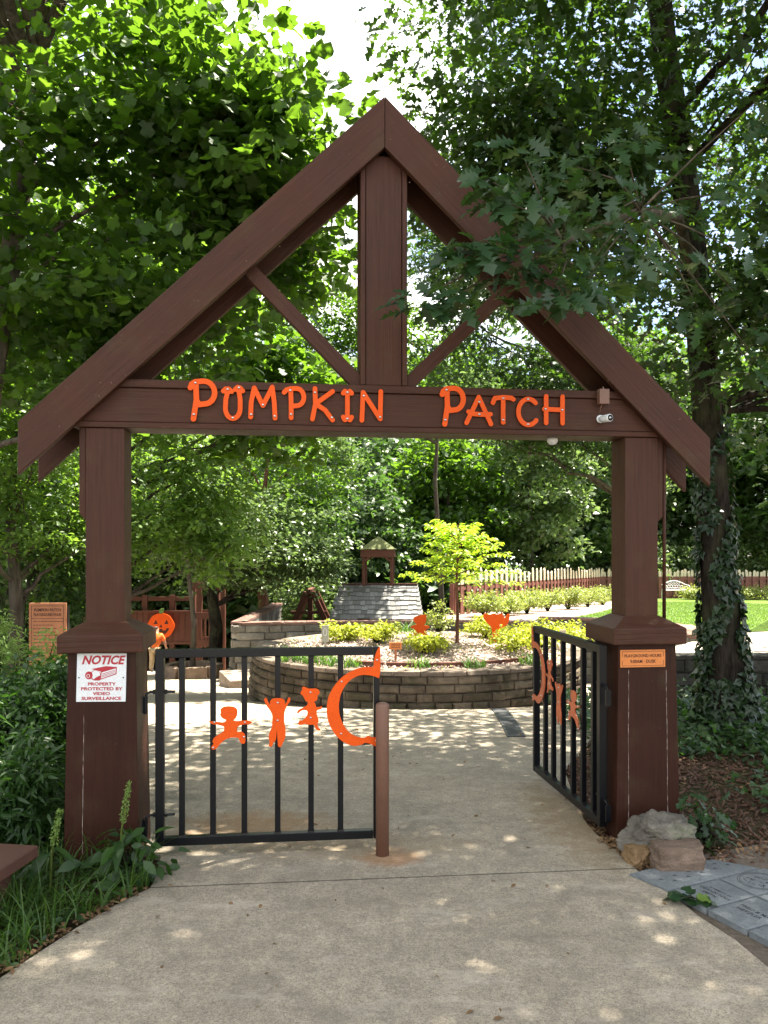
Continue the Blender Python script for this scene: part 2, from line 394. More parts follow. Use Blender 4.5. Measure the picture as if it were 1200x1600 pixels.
def clump_leaves(clumps, per, size, rng, flat=.35, tilt=.55, droop=.3):
    """clumps: list of (center, radius). Leaves gather in flattened sprays."""
    C = []; Nn = []; D = []; cv = []
    for c, r in clumps:
        m = max(4, int(per*rng.uniform(.7, 1.3)))
        ax = rng.normal(size=3)*np.array([1, 1, .25]); ax /= np.linalg.norm(ax)
        p = rng.normal(size=(m, 3)); p /= np.linalg.norm(p, axis=1, keepdims=True); p *= (rng.random((m, 1))**.42)
        p = p*np.array([1, 1, flat])*r; p += ax*(p@ax)[:, None]*.35
        p[:, 2] -= droop*(p[:, 0]**2+p[:, 1]**2)/max(r, .1)*.6
        C.append(p+np.array(c)); q = rng.normal(size=(m, 3))*tilt+np.array([0, 0, 1]); Nn.append(q)
        D.append(p*np.array([1, 1, .3])/max(r, .1)+rng.normal(size=(m, 3))*.6+np.array([0, 0, -.35])); cv.append(np.full(m, rng.random()))
    C = np.concatenate(C); Nn = np.concatenate(Nn); D = np.concatenate(D); cv = np.concatenate(cv)
    return C, Nn, size*rng.uniform(.6, 1.15, len(C)), D, cv
def ell(rng, c, r, n, shell=.5):
    """clump centres in an ellipsoid, thicker towards its outside"""
    p = rng.normal(size=(n, 3)); p /= np.linalg.norm(p, axis=1, keepdims=True)
    p *= (shell+(1-shell)*rng.random((n, 1)))
    return np.array(c)+p*np.array(r)
def trunk_at(tp, z):
    for (a, b) in zip(tp[:-1], tp[1:]):
        if a[2] <= z <= b[2]:
            t = (z-a[2])/max(b[2]-a[2], 1e-6); return Vector(a).lerp(Vector(b), t)
    return Vector(tp[-1]) if z > tp[-1][2] else Vector(tp[0])
def tree(name, label, cat, tp, tr, centers, crad, per, lsize, T, lm, bk, seed, group=None, flat=.35, tilt=.55, nb=None, smin=None, loc=None, br=.03, droop=.3):
    rng = np.random.default_rng(seed); rd = random.Random(seed)
    base = Vector(tp[0]); root = empty(name, base, 0, label, cat, group)
    m = MB(); L0 = lambda p: Vector(p)-base
    m.tube([L0(p) for p in tp], tr, 14, False)
    cl = [(np.array(c)-np.array(base), crad*rd.uniform(.7, 1.3)) for c in centers]
    idx = list(range(len(cl))); rd.shuffle(idx)
    allc = [Vector(c[0]) for c in cl]; nbo = max(6, min(16, len(cl)//9)); boughs = []
    for i in idx[:nbo]:                                        # a few main boughs ...
        c = allc[i]; h = math.hypot(c.x+base.x-tp[-1][0], c.y+base.y-tp[-1][1])
        zs = max(smin if smin is not None else base.z+1.2, c.z+base.z-.45*h-.3); s0 = trunk_at(tp, zs)-base
        mid = s0.lerp(c, .5)+Vector((rd.uniform(-.15, .15), rd.uniform(-.15, .15), rd.uniform(.05, .18)))*h*.7
        r0 = min(br*(.7+.3*h), tr[-1]*1.5 if tr[-1] > .03 else .06); pts = []
        for k in range(9):
            t = k/8; p = s0*(1-t)**2+mid*2*t*(1-t)+c*t*t; pts.append(p+Vector((rd.uniform(-1, 1), rd.uniform(-1, 1), rd.uniform(-1, 1)))*.025*h*(0 if k == 0 else 1))
        m.tube(pts, [r0*(1-t/8*.88) for t in range(9)], 6, False); boughs.append((pts, r0))
    for i in idx[nbo:nb if nb is not None else len(cl)]:       # ... and branches that leave them
        c = allc[i]; best = None
        for pts, r0 in boughs:
            for k in range(2, 8):
                d = (pts[k]-c).length
                if best is None or d < best[0]: best = (d, pts[k], r0*(1-k/8*.88))
        d, s0, r0 = best; r0 = min(r0*.6, .004+.006*d); mid = s0.lerp(c, .5)+Vector((rd.uniform(-1, 1), rd.uniform(-1, 1), rd.uniform(-.3, 1)))*.1*d
        e = [s0, s0.lerp(mid, .6), mid, mid.lerp(c, .6), c]; m.tube(e, [r0, r0*.8, r0*.6, r0*.4, .003], 4, False)
        for q in range(2):
            e2 = c+Vector((rd.uniform(-1, 1), rd.uniform(-1, 1), rd.uniform(-.3, .3)))*crad*.7; m.tube([e[3], c.lerp(e2, .5), e2], [r0*.4, r0*.25, .002], 3, False)
    m.build('trunk', bk, root, True)
    C, Nn, Sz, D, cv = clump_leaves(cl, per, lsize, rng, flat, tilt, droop)
    link('crown', leaf_mesh('crown', C, Nn, Sz, T, rng, D, cv), lm, root)
    return root
def copy_tree(root, loc, rz, sc, label, group=None):
    r = root.copy(); COL.objects.link(r); r.location = loc; r.rotation_euler = (0, 0, rz); r.scale = (sc, sc, sc*1.0); r['label'] = label
    if group: r['group'] = group
    for c in list(root.children):
        k = c.copy(); COL.objects.link(k); k.parent = r
    return r

# ------------------------------------------------------------------ ground, paths, lawn
def sheet(name, poly, zf, m, kind='structure', cuts=True, skirt=0):
    bm = bmesh.new(); vs = [bm.verts.new((x, y, 0)) for x, y in poly]; bm.faces.new(vs)
    bmesh.ops.triangulate(bm, faces=bm.faces[:])
    ys = [6.5, 7.5, 8.5, 12, 16, 20, 24, 27] if cuts else []
    for y in ys:
        bmesh.ops.bisect_plane(bm, geom=bm.verts[:]+bm.edges[:]+bm.faces[:], plane_co=(0, y, 0), plane_no=(0, 1, 0))
    if skirt:
        ed = [e for e in bm.edges if e.is_boundary]
        r = bmesh.ops.extrude_edge_only(bm, edges=ed); low = set(v for v in r['geom'] if isinstance(v, bmesh.types.BMVert))
    else: low = set()
    for v in bm.verts: v.co.z = zf(v.co.x, v.co.y)-(skirt if v in low else 0)
    bmesh.ops.recalc_face_normals(bm, faces=bm.faces[:])
    me = bpy.data.meshes.new(name); bm.to_mesh(me); bm.free()
    if me.polygons and sum(p.normal.z for p in me.polygons) < 0: me.flip_normals()
    o = link(name, me, m)
    return tag(o, kind=kind)
sheet('ground', [(-90, -30), (90, -30), (90, 140), (-90, 140)], lambda x, y: g(y)-.03, M['soil'])
PATH = [(-3.5, -3), (-2.3, .5), (-1.72, 2.2), (-1.474, 3.07), (-1.41, 3.26), (-1.336, 3.48), (-1.243, 3.70), (-1.136, 3.89), (-1.17, 4.15), (-1.2, 4.3), (-1.62, 4.5), (-2.3, 5.6), (-3.0, 7), (-4.5, 9.5), (-8, 14), (-12, 19), (-13, 24), (-3.3, 24),
        (-3.2, 16.1), (4.6, 15.8), (4.8, 13), (4.2, 11), (2.9, 9.05), (2.1, 7.6), (1.35, 6), (1.26, 5.3), (1.21, 4.77), (1.25, 4.5), (1.285, 4.32), (1.305, 4.1), (1.364, 3.83), (1.41, 3.59), (1.48, 3.37), (1.518, 3.16), (1.75, 2.7), (2.5, 1.2), (3.5, -3)]
rj = random.Random(4)
PATHJ = []
for i, p in enumerate(PATH):
    q = PATH[(i+1) % len(PATH)]
    d = math.dist(p, q); k = max(1, int(d/.12)) if (p[1] < 5.5 and q[1] < 5.5 and p[1] > .4) else 1
    for j in range(k):
        t = j/k; a = .008 if k > 1 else 0
        PATHJ.append((p[0]+(q[0]-p[0])*t+rj.uniform(-a, a), p[1]+(q[1]-p[1])*t+rj.uniform(-a, a)))
sheet('path', PATHJ, lambda x, y: g(y)+.004, M['concrete'], skirt=.03)
sheet('terrace_path', [(2.9, 9.05), (16, 9.05), (16, 24), (10.5, 21), (8, 16.7), (5.9, 13), (4.25, 11.05)], lambda x, y: terr(y), M['path2'], cuts=False, skirt=.9)
sheet('lawn', [(4.25, 11.1), (5.9, 13), (8, 16.7), (10.5, 21), (16, 24), (45, 30), (45, 37), (9, 37), (10.5, 33), (6, 21.7), (3.5, 16.25), (4.75, 15.6), (4.95, 13)], lambda x, y: terr(y)+.012, M['lawn'], cuts=False, skirt=.6)
sheet('planting_bed', [(1.2, 16.7), (3.5, 16.25), (6, 21.7), (10.5, 33), (9, 37), (8.6, 34), (1.5, 19.7)], lambda x, y: terr(y)-.008, M['pale_mulch'], cuts=False, skirt=.8)
# lawn blades on its nearer half
rng = np.random.default_rng(5)
def grass_patch(name, pts, h, wd, rng, m, lean=.5, label=None):
    n = len(pts); seg = 4; V = []; Fs = []
    ang = rng.uniform(0, 2*math.pi, n); ln = h*rng.uniform(.45, 1.15, n); le = lean*rng.uniform(.3, 1.5, n)
    P = np.asarray(pts, float); dx = np.cos(ang); dy = np.sin(ang); tw = ang+rng.uniform(-.8, .8, n)+math.pi/2; wx_ = np.cos(tw)*wd/2; wy_ = np.sin(tw)*wd/2
    rows = []
    for k in range(seg+1):
        t = k/seg; out_ = le*ln*t*t; up = ln*(t-.42*np.clip(le, 0, 1)*t*t); f = (1-t**1.6)*.95+.05
        for sgn in (-1, 1):
            rows.append(np.stack([P[:, 0]+dx*out_+sgn*wx_*f, P[:, 1]+dy*out_+sgn*wy_*f, P[:, 2]+up], 1))
    A = np.stack(rows, 1); k = A.shape[1]
    me = bpy.data.meshes.new(name); me.vertices.add(n*k); me.vertices.foreach_set('co', A.reshape(-1).astype(np.float32))
    fl = np.array([[2*i, 2*i+1, 2*i+3, 2*i+2] for i in range(seg)]).reshape(-1)
    li = (fl[None]+np.arange(n)[:, None]*k).reshape(-1); st = np.arange(n*seg)*4
    me.loops.add(len(li)); me.loops.foreach_set('vertex_index', li.astype(np.int32)); me.polygons.add(len(st)); me.polygons.foreach_set('loop_start', st.astype(np.int32))
    me.update(calc_edges=True)
    a = me.attributes.new('vary', 'FLOAT', 'FACE'); a.data.foreach_set('value', np.repeat(rng.random(n), seg).astype(np.float32))
    o = link(name, me, m); return o
def inpoly(x, y, poly):
    c = False; j = len(poly)-1
    for i in range(len(poly)):
        xi, yi = poly[i]; xj, yj = poly[j]
        if (yi > y) != (yj > y) and x < (xj-xi)*(y-yi)/(yj-yi)+xi: c = not c
        j = i
    return c
LAWN = [(4.25, 11.1), (5.9, 13), (8, 16.7), (10.5, 21), (16, 24), (45, 30), (45, 37), (9, 37), (10.5, 33), (6, 21.7), (3.5, 16.25), (4.75, 15.6), (4.95, 13)]
pts = []
while len(pts) < 26000:
    y = rng.uniform(11, 30); x = rng.uniform(3.3, 13)
    if inpoly(x, y, LAWN): pts.append((x, y, terr(y)+.01))
tag(grass_patch('lawn_grass', pts, .055, .012, rng, leafmat('leaf_lawn', (.07, .14, .018), (.13, .21, .035), (.17, .28, .03), .35)), 'sunny mown green grass blades growing over the lawn', 'grass', kind='stuff')
# lawn is green on its own; blades only roughen the nearer part

# mulch chips and dead leaves on the bed at the right
def chips(name, pts, size, rng, m, flat=True):
    n = len(pts); C = np.array(pts, float); C[:, 2] += .006+rng.random(n)*.018
    Nn = rng.normal(size=(n, 3))*.45+np.array([0, 0, 1])
    T = (np.array([(-.5, -.13, 0), (.5, -.10, .02), (.55, .12, 0), (-.45, .15, .02), (-.4, -.08, -.12), (.4, -.08, -.12), (.45, .08, -.12), (-.4, .1, -.12)]),
         [(0, 1, 2, 3), (0, 4, 5, 1), (1, 5, 6, 2), (2, 6, 7, 3), (3, 7, 4, 0)])
    return link(name, leaf_mesh(name, C, Nn, size*rng.uniform(.4, 1.5, n), T, rng), m)
pts = []
while len(pts) < 15000:
    y = rng.uniform(3.9, 8.9); x = rng.uniform(1.25, 6.5)
    if not inpoly(x, y, PATH) and not (y < 4.22 and x < 2.6): pts.append((x, y, g(y)-.03))
tag(chips('mulch', pts, .05, rng, M['mulch_chip']), 'brown bark mulch chips scattered round the ivy trunk', 'mulch', kind='stuff')

# ------------------------------------------------------------------ the gateway, in its own frame
GA = R(7.1); GO = Vector((-1.48, 4.19, 0)); GE = Vector((math.cos(GA), math.sin(GA), 0)); GN = Vector((-math.sin(GA), math.cos(GA), 0))
def GF(px, py, v):                       # pixel -> (u, z) on the gateway plane v metres behind the pillar fronts
    r = Vector(((px-600)/F, 1, 0)); t = (v+GN.dot(GO))/GN.dot(r); p = r*t-GO
    return (GE.dot(p), CAMH+(HY-py)/F*t)
gate = empty('timber_gateway', GO, GA, 'tall dark brown painted timber gateway with peaked gable and orange lettering', 'gateway')
SPAN = 3.01
def timber(name, poly, v0, v1, ang, parent=gate, m=None, bevel=.004):
    """prism of a (u,z) outline between depths v0 and v1, local X along the grain"""
    cx = sum(p[0] for p in poly)/len(poly); cz = sum(p[1] for p in poly)/len(poly)
    c, s = math.cos(ang), math.sin(ang)
    lo = [((x-cx)*c+(z-cz)*s, -(x-cx)*s+(z-cz)*c) for x, z in poly]
    b = MB(); b.prism(lo, lambda p: (p[0], v0, p[1]), lambda p: (p[0], v1, p[1]))
    o = b.build(name, m or M['timber'], parent, False, bevel); o.location = (cx, 0, cz); o.rotation_euler = (0, -ang, 0)
    return o
def rect(u0, u1, z0, z1): return [(u0, z0), (u1, z0), (u1, z1), (u0, z1)]
for side, u in ((-1, 0), (1, SPAN)):
    pe = empty('pillar', (u, .185, 0)); pe.parent = gate
    b = MB()
    for (h0, h1, w0, w1) in ((-.03, 1.115, .382, .345),):
        b.add([(-w0/2, -w0/2, h0), (w0/2, -w0/2, h0), (w0/2, w0/2, h0), (-w0/2, w0/2, h0), (-w1/2, -w1/2, h1), (w1/2, -w1/2, h1), (w1/2, w1/2, h1), (-w1/2, w1/2, h1)],
              [(3, 2, 1, 0), (4, 5, 6, 7), (0, 1, 5, 4), (1, 2, 6, 5), (2, 3, 7, 6), (3, 0, 4, 7)])
    b2 = MB()
    for v in b.v: b2.v.append((v[2], v[1], -v[0]))           # lay the grain along local X, then stand it up
    b2.f = b.f; b2.mi = b.mi
    o = b2.build('pillar_casing', M['pillar_board'], pe, False, .004); o.rotation_euler = (0, -math.pi/2, 0)
    # cracked filler lines where the casing boards meet
    rr = random.Random(3+side)
    for lx in ((-.095,) if side < 0 else (-.12, .118)):
        ln = MB(); z = .06; vs = []; zt0 = .80 if side < 0 else .975; dx = 0
        while z < zt0:
            wv = .0003 if rr.random() < .35 else rr.uniform(.0006, .0016); dx += rr.uniform(-.0007, .0007); dx *= .9
            yy = -.1915+(z/1.115)*.0185; x_ = lx*(1-.05*z)+dx
            vs += [(x_-wv, yy, z), (x_+wv, yy, z)]; z += rr.uniform(.006, .03)
        ln.add(vs, [(2*i, 2*i+1, 2*i+3, 2*i+2) for i in range(len(vs)//2-1)])
        ln.build('filler_line', M['chalk'], pe)
    # cap: slab with sloped top
    b = MB(); W = .435; wp = .215
    prof = [(W/2, 1.108), (W/2, 1.20), (wp/2+.0, 1.262)]
    vs = []
    for r_, z in prof:
        vs += [(-r_, -r_, z), (r_, -r_, z), (r_, r_, z), (-r_, r_, z)]
    b.add(vs, [(3, 2, 1, 0)]+[(i*4+k, i*4+(k+1) % 4, i*4+4+(k+1) % 4, i*4+4+k) for i in range(2) for k in range(4)]+[(8, 9, 10, 11)])
    b.build('cap', M['timber'], pe, False, .006)
    b = MB(); b.box((0, 0, 1.1135), (.36, .36, .014)); b.build('cap_trim', M['pillar_board'], pe)
    # post
    timber('post', rect(u-.1, u+.1, 1.24, 2.298), .085, .285, math.pi/2)
    s = side
    timber('side_board', [(u+s*.102, 1.80), (u+s*.137, 1.84), (u+s*.137, 2.50), (u+s*.102, 2.50)][::s], .10, .27, math.pi/2)
# beam: boxed, with a proud strip above and below
uL, uR = -.165, SPAN+.165
timber('beam', rect(uL, uR, 2.332, 2.515), .082, .288, 0)
timber('beam_strip', rect(uL-.002, uR+.002, 2.517, 2.560), .070, .30, 0)
timber('beam_strip', rect(uL-.002, uR+.002, 2.300, 2.330), .072, .298, 0)
# king post
kuL, kz = GF(563, 597, .085); kuR, _ = GF(636, 597, .085)
timber('king_post', rect(kuL+.03, kuR-.03, 2.562, 3.84), .085, .27, math.pi/2)
timber('king_post_strip', rect(kuL, kuL+.028, 2.562, 3.80), .075, .28, math.pi/2)
timber('king_post_strip', rect(kuR-.028, kuR, 2.562, 3.80), .075, .28, math.pi/2)
# rafters (front pair and back pair)
v = .025
A = GF(602, 150, v); Bi = GF(601, 230, v)
l1 = GF(28, 658, v); l2 = GF(27, 742, v); r1 = GF(1110, 685, v); r2 = GF(1110, 760, v)
am = (A[0]+Bi[0])/2
aL = math.atan2(A[1]-l1[1], A[0]-l1[0]); aR = math.atan2(r1[1]-A[1], r1[0]-A[0])
for nm, v0, v1, dz in (('front', .025, .066, 0), ('back', .305, .346, -.012)):
    timber('rafter', [(am-.001, A[1]+dz), l1 if not dz else (l1[0]+.02, l1[1]+dz), l2 if not dz else (l2[0]+.02, l2[1]+dz), (am-.001, Bi[1]+dz)], v0, v1, aL)
    timber('rafter', [(am+.001, A[1]+dz), (am+.001, Bi[1]+dz), (r2[0], r2[1]+dz), (r1[0], r1[1]+dz)], v0, v1, aR)
for pa_, pb_ in ((l1, A), (A, r1)):                     # board added between the two pairs to block sky light and darken the back
    d_ = Vector((pb_[0]-pa_[0], pb_[1]-pa_[1])).normalized(); n_ = Vector((d_.y, -d_.x))
    a0 = Vector(pa_)+n_*.012+d_*.04; b0 = Vector(pb_)+n_*.012-d_*.045
    timber('added_shade_board', [tuple(a0), tuple(b0), tuple(b0+n_*.03-d_*0), tuple(a0+n_*.03)], .0672, .3038, math.atan2(d_.y, d_.x))
# braces
def brace(p, q, wpx):
    a = GF(*p, .11); b_ = GF(*q, .11); d = Vector((b_[0]-a[0], b_[1]-a[1])).normalized(); nn = Vector((-d.y, d.x))*wpx
    P = [(a[0]+nn.x, a[1]+nn.y), (a[0]-nn.x, a[1]-nn.y), (b_[0]-nn.x, b_[1]-nn.y), (b_[0]+nn.x, b_[1]+nn.y)]
    timber('brace', P, .11, .16, math.atan2(d.y, d.x))
kL = GF(562, 598, .11); brace((368, 398), (574, 613), .040); brace((812, 434), (626, 611), .038)
# bolts and nail heads on rafters and beam
nb = MB(); rr = random.Random(8)
for (px, py) in [(157, 598), (155, 619), (93, 666), (590, 218), (610, 218), (437, 385), (385, 408), (174, 598), (196, 586), (640, 285), (682, 258), (950, 595), (1000, 640), (1062, 655), (875, 497), (310, 470)]:
    u_, z_ = GF(px, py, .025); nb.lathe([(.0030, 0), (.0030, .001), (.001, .002)], (0, 0, 0), 8)
    k = len(nb.v)-24
    for i in range(k, len(nb.v)):
        x, y, z = nb.v[i]; nb.v[i] = (u_+x, .0245-z, z_+y)
nb.pieces('screw', M['bollard'], gate)
# conduit down the right post
cdt = MB(); cdt.tube([(SPAN+.155, .12, 2.30), (SPAN+.155, .12, 1.21)], .011, 8); cdt.build('conduit', M['timber'], gate, True)

# ---- lettering: strokes turned into one clean outline by marching squares
def stroke_letter(strokes, r, thick, name, parent, bolts, W, H, loc):
    h = .0022; pad = r*1.8; nx = int((W+2*pad)/h); ny = int((H+2*pad)/h)
    X, Y = np.meshgrid(np.arange(nx+1)*h-pad, np.arange(ny+1)*h-pad, indexing='ij'); d = np.full(X.shape, 9.)
    for st in strokes:
        rr_ = r
        if isinstance(st, tuple) and isinstance(st[0], (int, float)): rr_ = st[0]*r; st = st[1]
        for (a, b) in zip(st[:-1], st[1:]):
            ax, ay = a[0]*W, a[1]*H; bx, by = b[0]*W, b[1]*H; vx, vy = bx-ax, by-ay; L2 = vx*vx+vy*vy+1e-12
            t = np.clip(((X-ax)*vx+(Y-ay)*vy)/L2, 0, 1); d = np.minimum(d, np.hypot(X-ax-t*vx, Y-ay-t*vy)-rr_)
    vs = []; fs = []; ids = {}
    def vid(key, p):
        if key not in ids:
            ids[key] = len(vs); vs.append((p[0], 0, p[1])); vs.append((p[0], -thick, p[1]))
        return ids[key]
    ins = d < 0
    for i in range(nx):
        for j in range(ny):
            q = [(i, j), (i+1, j), (i+1, j+1), (i, j+1)]; fl = [ins[a] for a in q]
            if not any(fl): continue
            ring = []
            for k in range(4):
                a, b = q[k], q[(k+1) % 4]
                if fl[k]: ring.append((vid(a, (X[a], Y[a])), 0))
                if fl[k] != fl[(k+1) % 4]:
                    t = d[a]/(d[a]-d[b]); key = (min(a, b), max(a, b))
                    ring.append((vid(key, (X[a]+(X[b]-X[a])*t, Y[a]+(Y[b]-Y[a])*t)), 1))
            idx = [x[0] for x in ring]
            if len(set(idx)) < 3: continue
            fs.append(tuple(x+1 for x in idx)); fs.append(tuple(idx[::-1]))
            for k in range(len(ring)):
                a, b = ring[k], ring[(k+1) % len(ring)]
                if a[1] and b[1] and a[0] != b[0]: fs.append((a[0], b[0], b[0]+1, a[0]+1)[::-1])
    me = bpy.data.meshes.new(name); me.from_pydata(vs, [], fs); me.update()
    o = link(name, me, M['orange'], parent); o.location = loc
    b = MB()
    for (x, y) in bolts:
        k = len(b.v); b.lathe([(.0075, 0), (.0075, .002), (.0045, .005), (.0005, .0058)], (0, 0, 0), 10)
        for i in range(k, len(b.v)):
            p = b.v[i]; b.v[i] = (x*W+p[0], -thick-p[2]*1.0, y*H+p[1])
    b.pieces('bolt', M['steel'], o, True)
    return o
def arc(cx, cy, rx, ry, a0, a1, n=14): return [(cx+rx*math.cos(R(a0+(a1-a0)*i/n)), cy+ry*math.sin(R(a0+(a1-a0)*i/n))) for i in range(n+1)]
BIGP = [[(.22, .95), (.24, .5), (.12, .0)], [(0, .82), (.06, .92), (.2, .98), (.5, 1.0)]+arc(.55, .70, .42, .30, 90, -90)+[(.35, .38), (.28, .46)]]
GL = {
 'P1': (BIGP, [(.2, .95), (.14, .12)]),
 'U': ([arc(.5, .33, .36, .33, 180, 360)+[], [(.14, .33), (.16, .6), (.28, .93)], [(.86, .33), (.86, .6), (.78, .95)], [(.04, .86), (.16, .93), (.30, .93), (.44, .85)], [(.62, .92), (.74, .99), (.86, .97), (.98, .88)]], [(.25, .92), (.8, .98), (.5, .02)]),
 'M': ([[(.02, .02), (.04, .5), (.16, .96), (.5, .40), (.86, 1.0), (.94, .5), (.97, 0)]], [(.04, .1), (.5, .42), (.96, .06)]),
 'P2': ([[(.32, .93), (.34, .5), (.34, .0)], [(0, .85), (.12, .94), (.32, .98), (.55, .99)]+arc(.60, .70, .36, .29, 85, -90)+[(.45, .40)]], [(.3, .92), (.34, .12)]),
 'K': ([[(.12, 1), (.14, .5), (.0, .0)], [(.95, .92), (.15, .5), (.6, .3), (.95, -.02)]], [(.12, .87), (.92, .06)]),
 'I': ([[(.5, .95), (.5, .05)], [(0, .93), (.2, 1.0), (.5, .95), (.8, 1.0), (1, .93)], [(0, .10), (.2, .0), (.5, .05), (.8, .0), (1, .1)]], [(.5, .96), (.5, .04)]),
 'N': ([[(.0, .0), (.06, .96), (.92, .06), (.95, 1.0)]], [(.1, .84), (.92, .12)]),
 'A': ([[(0, .0), (.5, .98), (1, -.03)], [(.08, .42), (.3, .34), (.7, .32), (.98, .34)]], [(.52, .80), (.52, .33)]),
 'T': ([[(.5, .93), (.5, 0)], [(0, .75), (.1, .93), (.5, .97), (.9, .95), (1, .90)]], [(.5, .93), (.5, .1)]),
 'C': ([arc(.58, .48, .52, .50, 45, 320, 22)], [(.55, .97), (.55, -.0)]),
 'H': ([[(.1, 1), (.1, 0)], [(.95, 1), (.95, 0)], [(0, .52), (.95, .50)]], [(.06, .52), (.93, .50)]),
}
# pixel boxes of each letter's centre-line: x0, x1, y_top, y_bottom
LB = [('P1', 298, 337, 596, 656), ('U', 348, 380, 605, 655), ('M', 391, 431, 605, 654), ('P2', 444, 476, 607, 654), ('K', 488, 521, 608, 656), ('I', 536, 549, 612, 657), ('N', 565, 596, 612, 658),
      ('P1', 690, 724, 607, 664), ('A', 728, 766, 620, 662), ('T', 769, 801, 620, 661), ('C', 807, 837, 623, 664), ('H', 849, 879, 620, 662)]
for k, x0, x1, y0, y1 in LB:
    vv = .079 if y0 < 608 or y1 > 662 else .079
    a = GF(x0, y0, vv); b = GF(x1, y1, vv)
    stroke_letter(GL[k][0], .0128 if k != 'P1' else .0145, .007, 'letter', gate, GL[k][1], b[0]-a[0], a[1]-b[1], (a[0], .0685, b[1]))

# ---- text
def text_mesh(txt, size, extr=.0006, shear=0, bold=0, sx=1, align='CENTER', ls=1.0):
    c = bpy.data.curves.new('txt', 'FONT'); c.body = txt; c.size = size; c.extrude = extr; c.shear = shear; c.offset = bold; c.align_x = align; c.align_y = 'CENTER'
    c.space_character = ls; c.resolution_u = 3
    o = bpy.data.objects.new('txt', c); COL.objects.link(o)
    dg = bpy.context.evaluated_depsgraph_get(); me = bpy.data.meshes.new_from_object(o.evaluated_get(dg))
    bpy.data.objects.remove(o); me.transform(Matrix.Diagonal((sx, 1, 1, 1))); return me
def add_text(name, txt, size, loc, parent, m, rot=(math.pi/2, 0, 0), **k):
    me = text_mesh(txt, size, **k); o = link(name, me, m, parent); o.location = loc; o.rotation_euler = rot; return o

# ---- notice on the left pillar
def on_gate(u, v, z): return GO+GE*u+GN*v+Vector((0, 0, z))
tiltp = math.atan2(.0185, 1.115)
def fro(z): return -.191+.185+(z/1.115)*.0185   # v of the pillar's front face at height z
a = GF(119, 1022, -.005); b = GF(196.5, 1096, -.005)
cu, cz_ = (a[0]+b[0])/2, (a[1]+b[1])/2; SW, SH = b[0]-a[0], a[1]-b[1]
nt_ = empty('notice_sign', on_gate(cu, fro(cz_)-.003, cz_), GA, 'white sign with red lettering and camera drawing on left pillar', 'sign'); nt_.rotation_euler = (-tiltp, R(1.0), GA)
b = MB(); b.box((0, -.0015, 0), (SW, .003, SH)); b.build('sign_panel', M['white'], nt_, False, .001)
add_text('lettering', 'NOTICE', .062, (.004, -.0035, SH*.355), nt_, M['red'], shear=.28, bold=.0022, sx=.93)
for i, t in enumerate(['PROPERTY', 'PROTECTED BY', 'VIDEO', 'SURVEILLANCE']):
    add_text('lettering', t, .0225, (.002, -.0035, -SH*(.135+i*.0995)), nt_, M['red'], bold=.0007, sx=1.32)
# camera drawing
dr = MB()
def dp(poly, m_=0, d=.0040): dr.prism(poly, lambda p: (p[0], -.003, p[1]), lambda p: (p[0], -d, p[1]), m_)
def sc(p): return ((p[0]-616)/4.8*4.13/F, -(p[1]-665)/4.8*4.13/F)
def Z6(P): return [((x-616)/4.8*4.13/F, -(y-665)/4.8*4.13/F) for x, y in P]
def ring(cx, cy, rx, ry, n=18): return [(cx+rx*math.cos(2*math.pi*i/n), cy+ry*math.sin(2*math.pi*i/n)) for i in range(n)]
dp(Z6([(540, 600), (650, 578), (728, 585), (610, 618)]))                    # top
dp(Z6([(610, 618), (728, 585), (726, 640), (607, 682)]), 0, .0038)
dp(Z6([(617, 626), (720, 595), (719, 634), (614, 672)]), 1, .0042)          # white side
for k in range(3): dp(Z6([(620, 636+k*11), (716, 606+k*10), (716, 610+k*10), (620, 641+k*11)]), 0, .0044)
dp(Z6(ring(572, 648, 38, 40)), 0, .0042); dp(Z6(ring(574, 646, 33, 35)), 1, .0046)
dp(Z6(ring(524, 648, 28, 30)), 0, .0048); dp(Z6(ring(519, 652, 13, 14)), 1, .0052); dp(Z6(ring(519, 652, 9, 10)), 0, .0055)
dp(Z6([(560, 676), (590, 655), (606, 650), (607, 684), (590, 688)]), 0, .0050)
dr.build('camera_drawing', [M['red'], M['white']], nt_)
b = MB()
for x in (-.113, .111):
    k = len(b.v); b.lathe([(.004, 0), (.004, .002), (.001, .003)], (0, 0, 0), 8)
    for i in range(k, len(b.v)): p = b.v[i]; b.v[i] = (x+p[0], -.003-p[2], p[1])
b.pieces('screw', M['black_worn'], nt_)

# ---- hours plate on the right pillar
a = GF(970, 1016, -.005); b = GF(1040, 1042, -.005); cu, cz_ = (a[0]+b[0])/2, (a[1]+b[1])/2; SW, SH = b[0]-a[0], a[1]-b[1]
hs = empty('hours_sign', on_gate(cu, fro(cz_)-.004, cz_), GA, 'small orange plate with engraved opening hours on right pillar', 'sign'); hs.rotation_euler = (-tiltp, 0, GA)
b = MB(); b.box((0, -.004, 0), (SW, .008, SH)); b.build('sign_panel', M['sign_orange'], hs, False, .001)
b = MB(); x, z = SW/2-.011, SH/2-.009
for q in ((0, z, 2*x, .0016), (0, -z, 2*x, .0016)): b.box((q[0], -.0085, q[1]), (q[2], .001, q[3]))
for q in (-x, x):
    b.box((q, -.0085, z*.62), (.0016, .001, z*.72)); b.box((q, -.0085, -z*.62), (.0016, .001, z*.72))
b.build('border', M['dark_ink'], hs)
add_text('lettering', 'PLAYGROUND HOURS', .0235, (0, -.0085, .015), hs, M['dark_ink'], bold=.0003, sx=.92)
add_text('lettering', '9:00AM · DUSK', .026, (0, -.0085, -.017), hs, M['dark_ink'], bold=.0003, sx=.9)

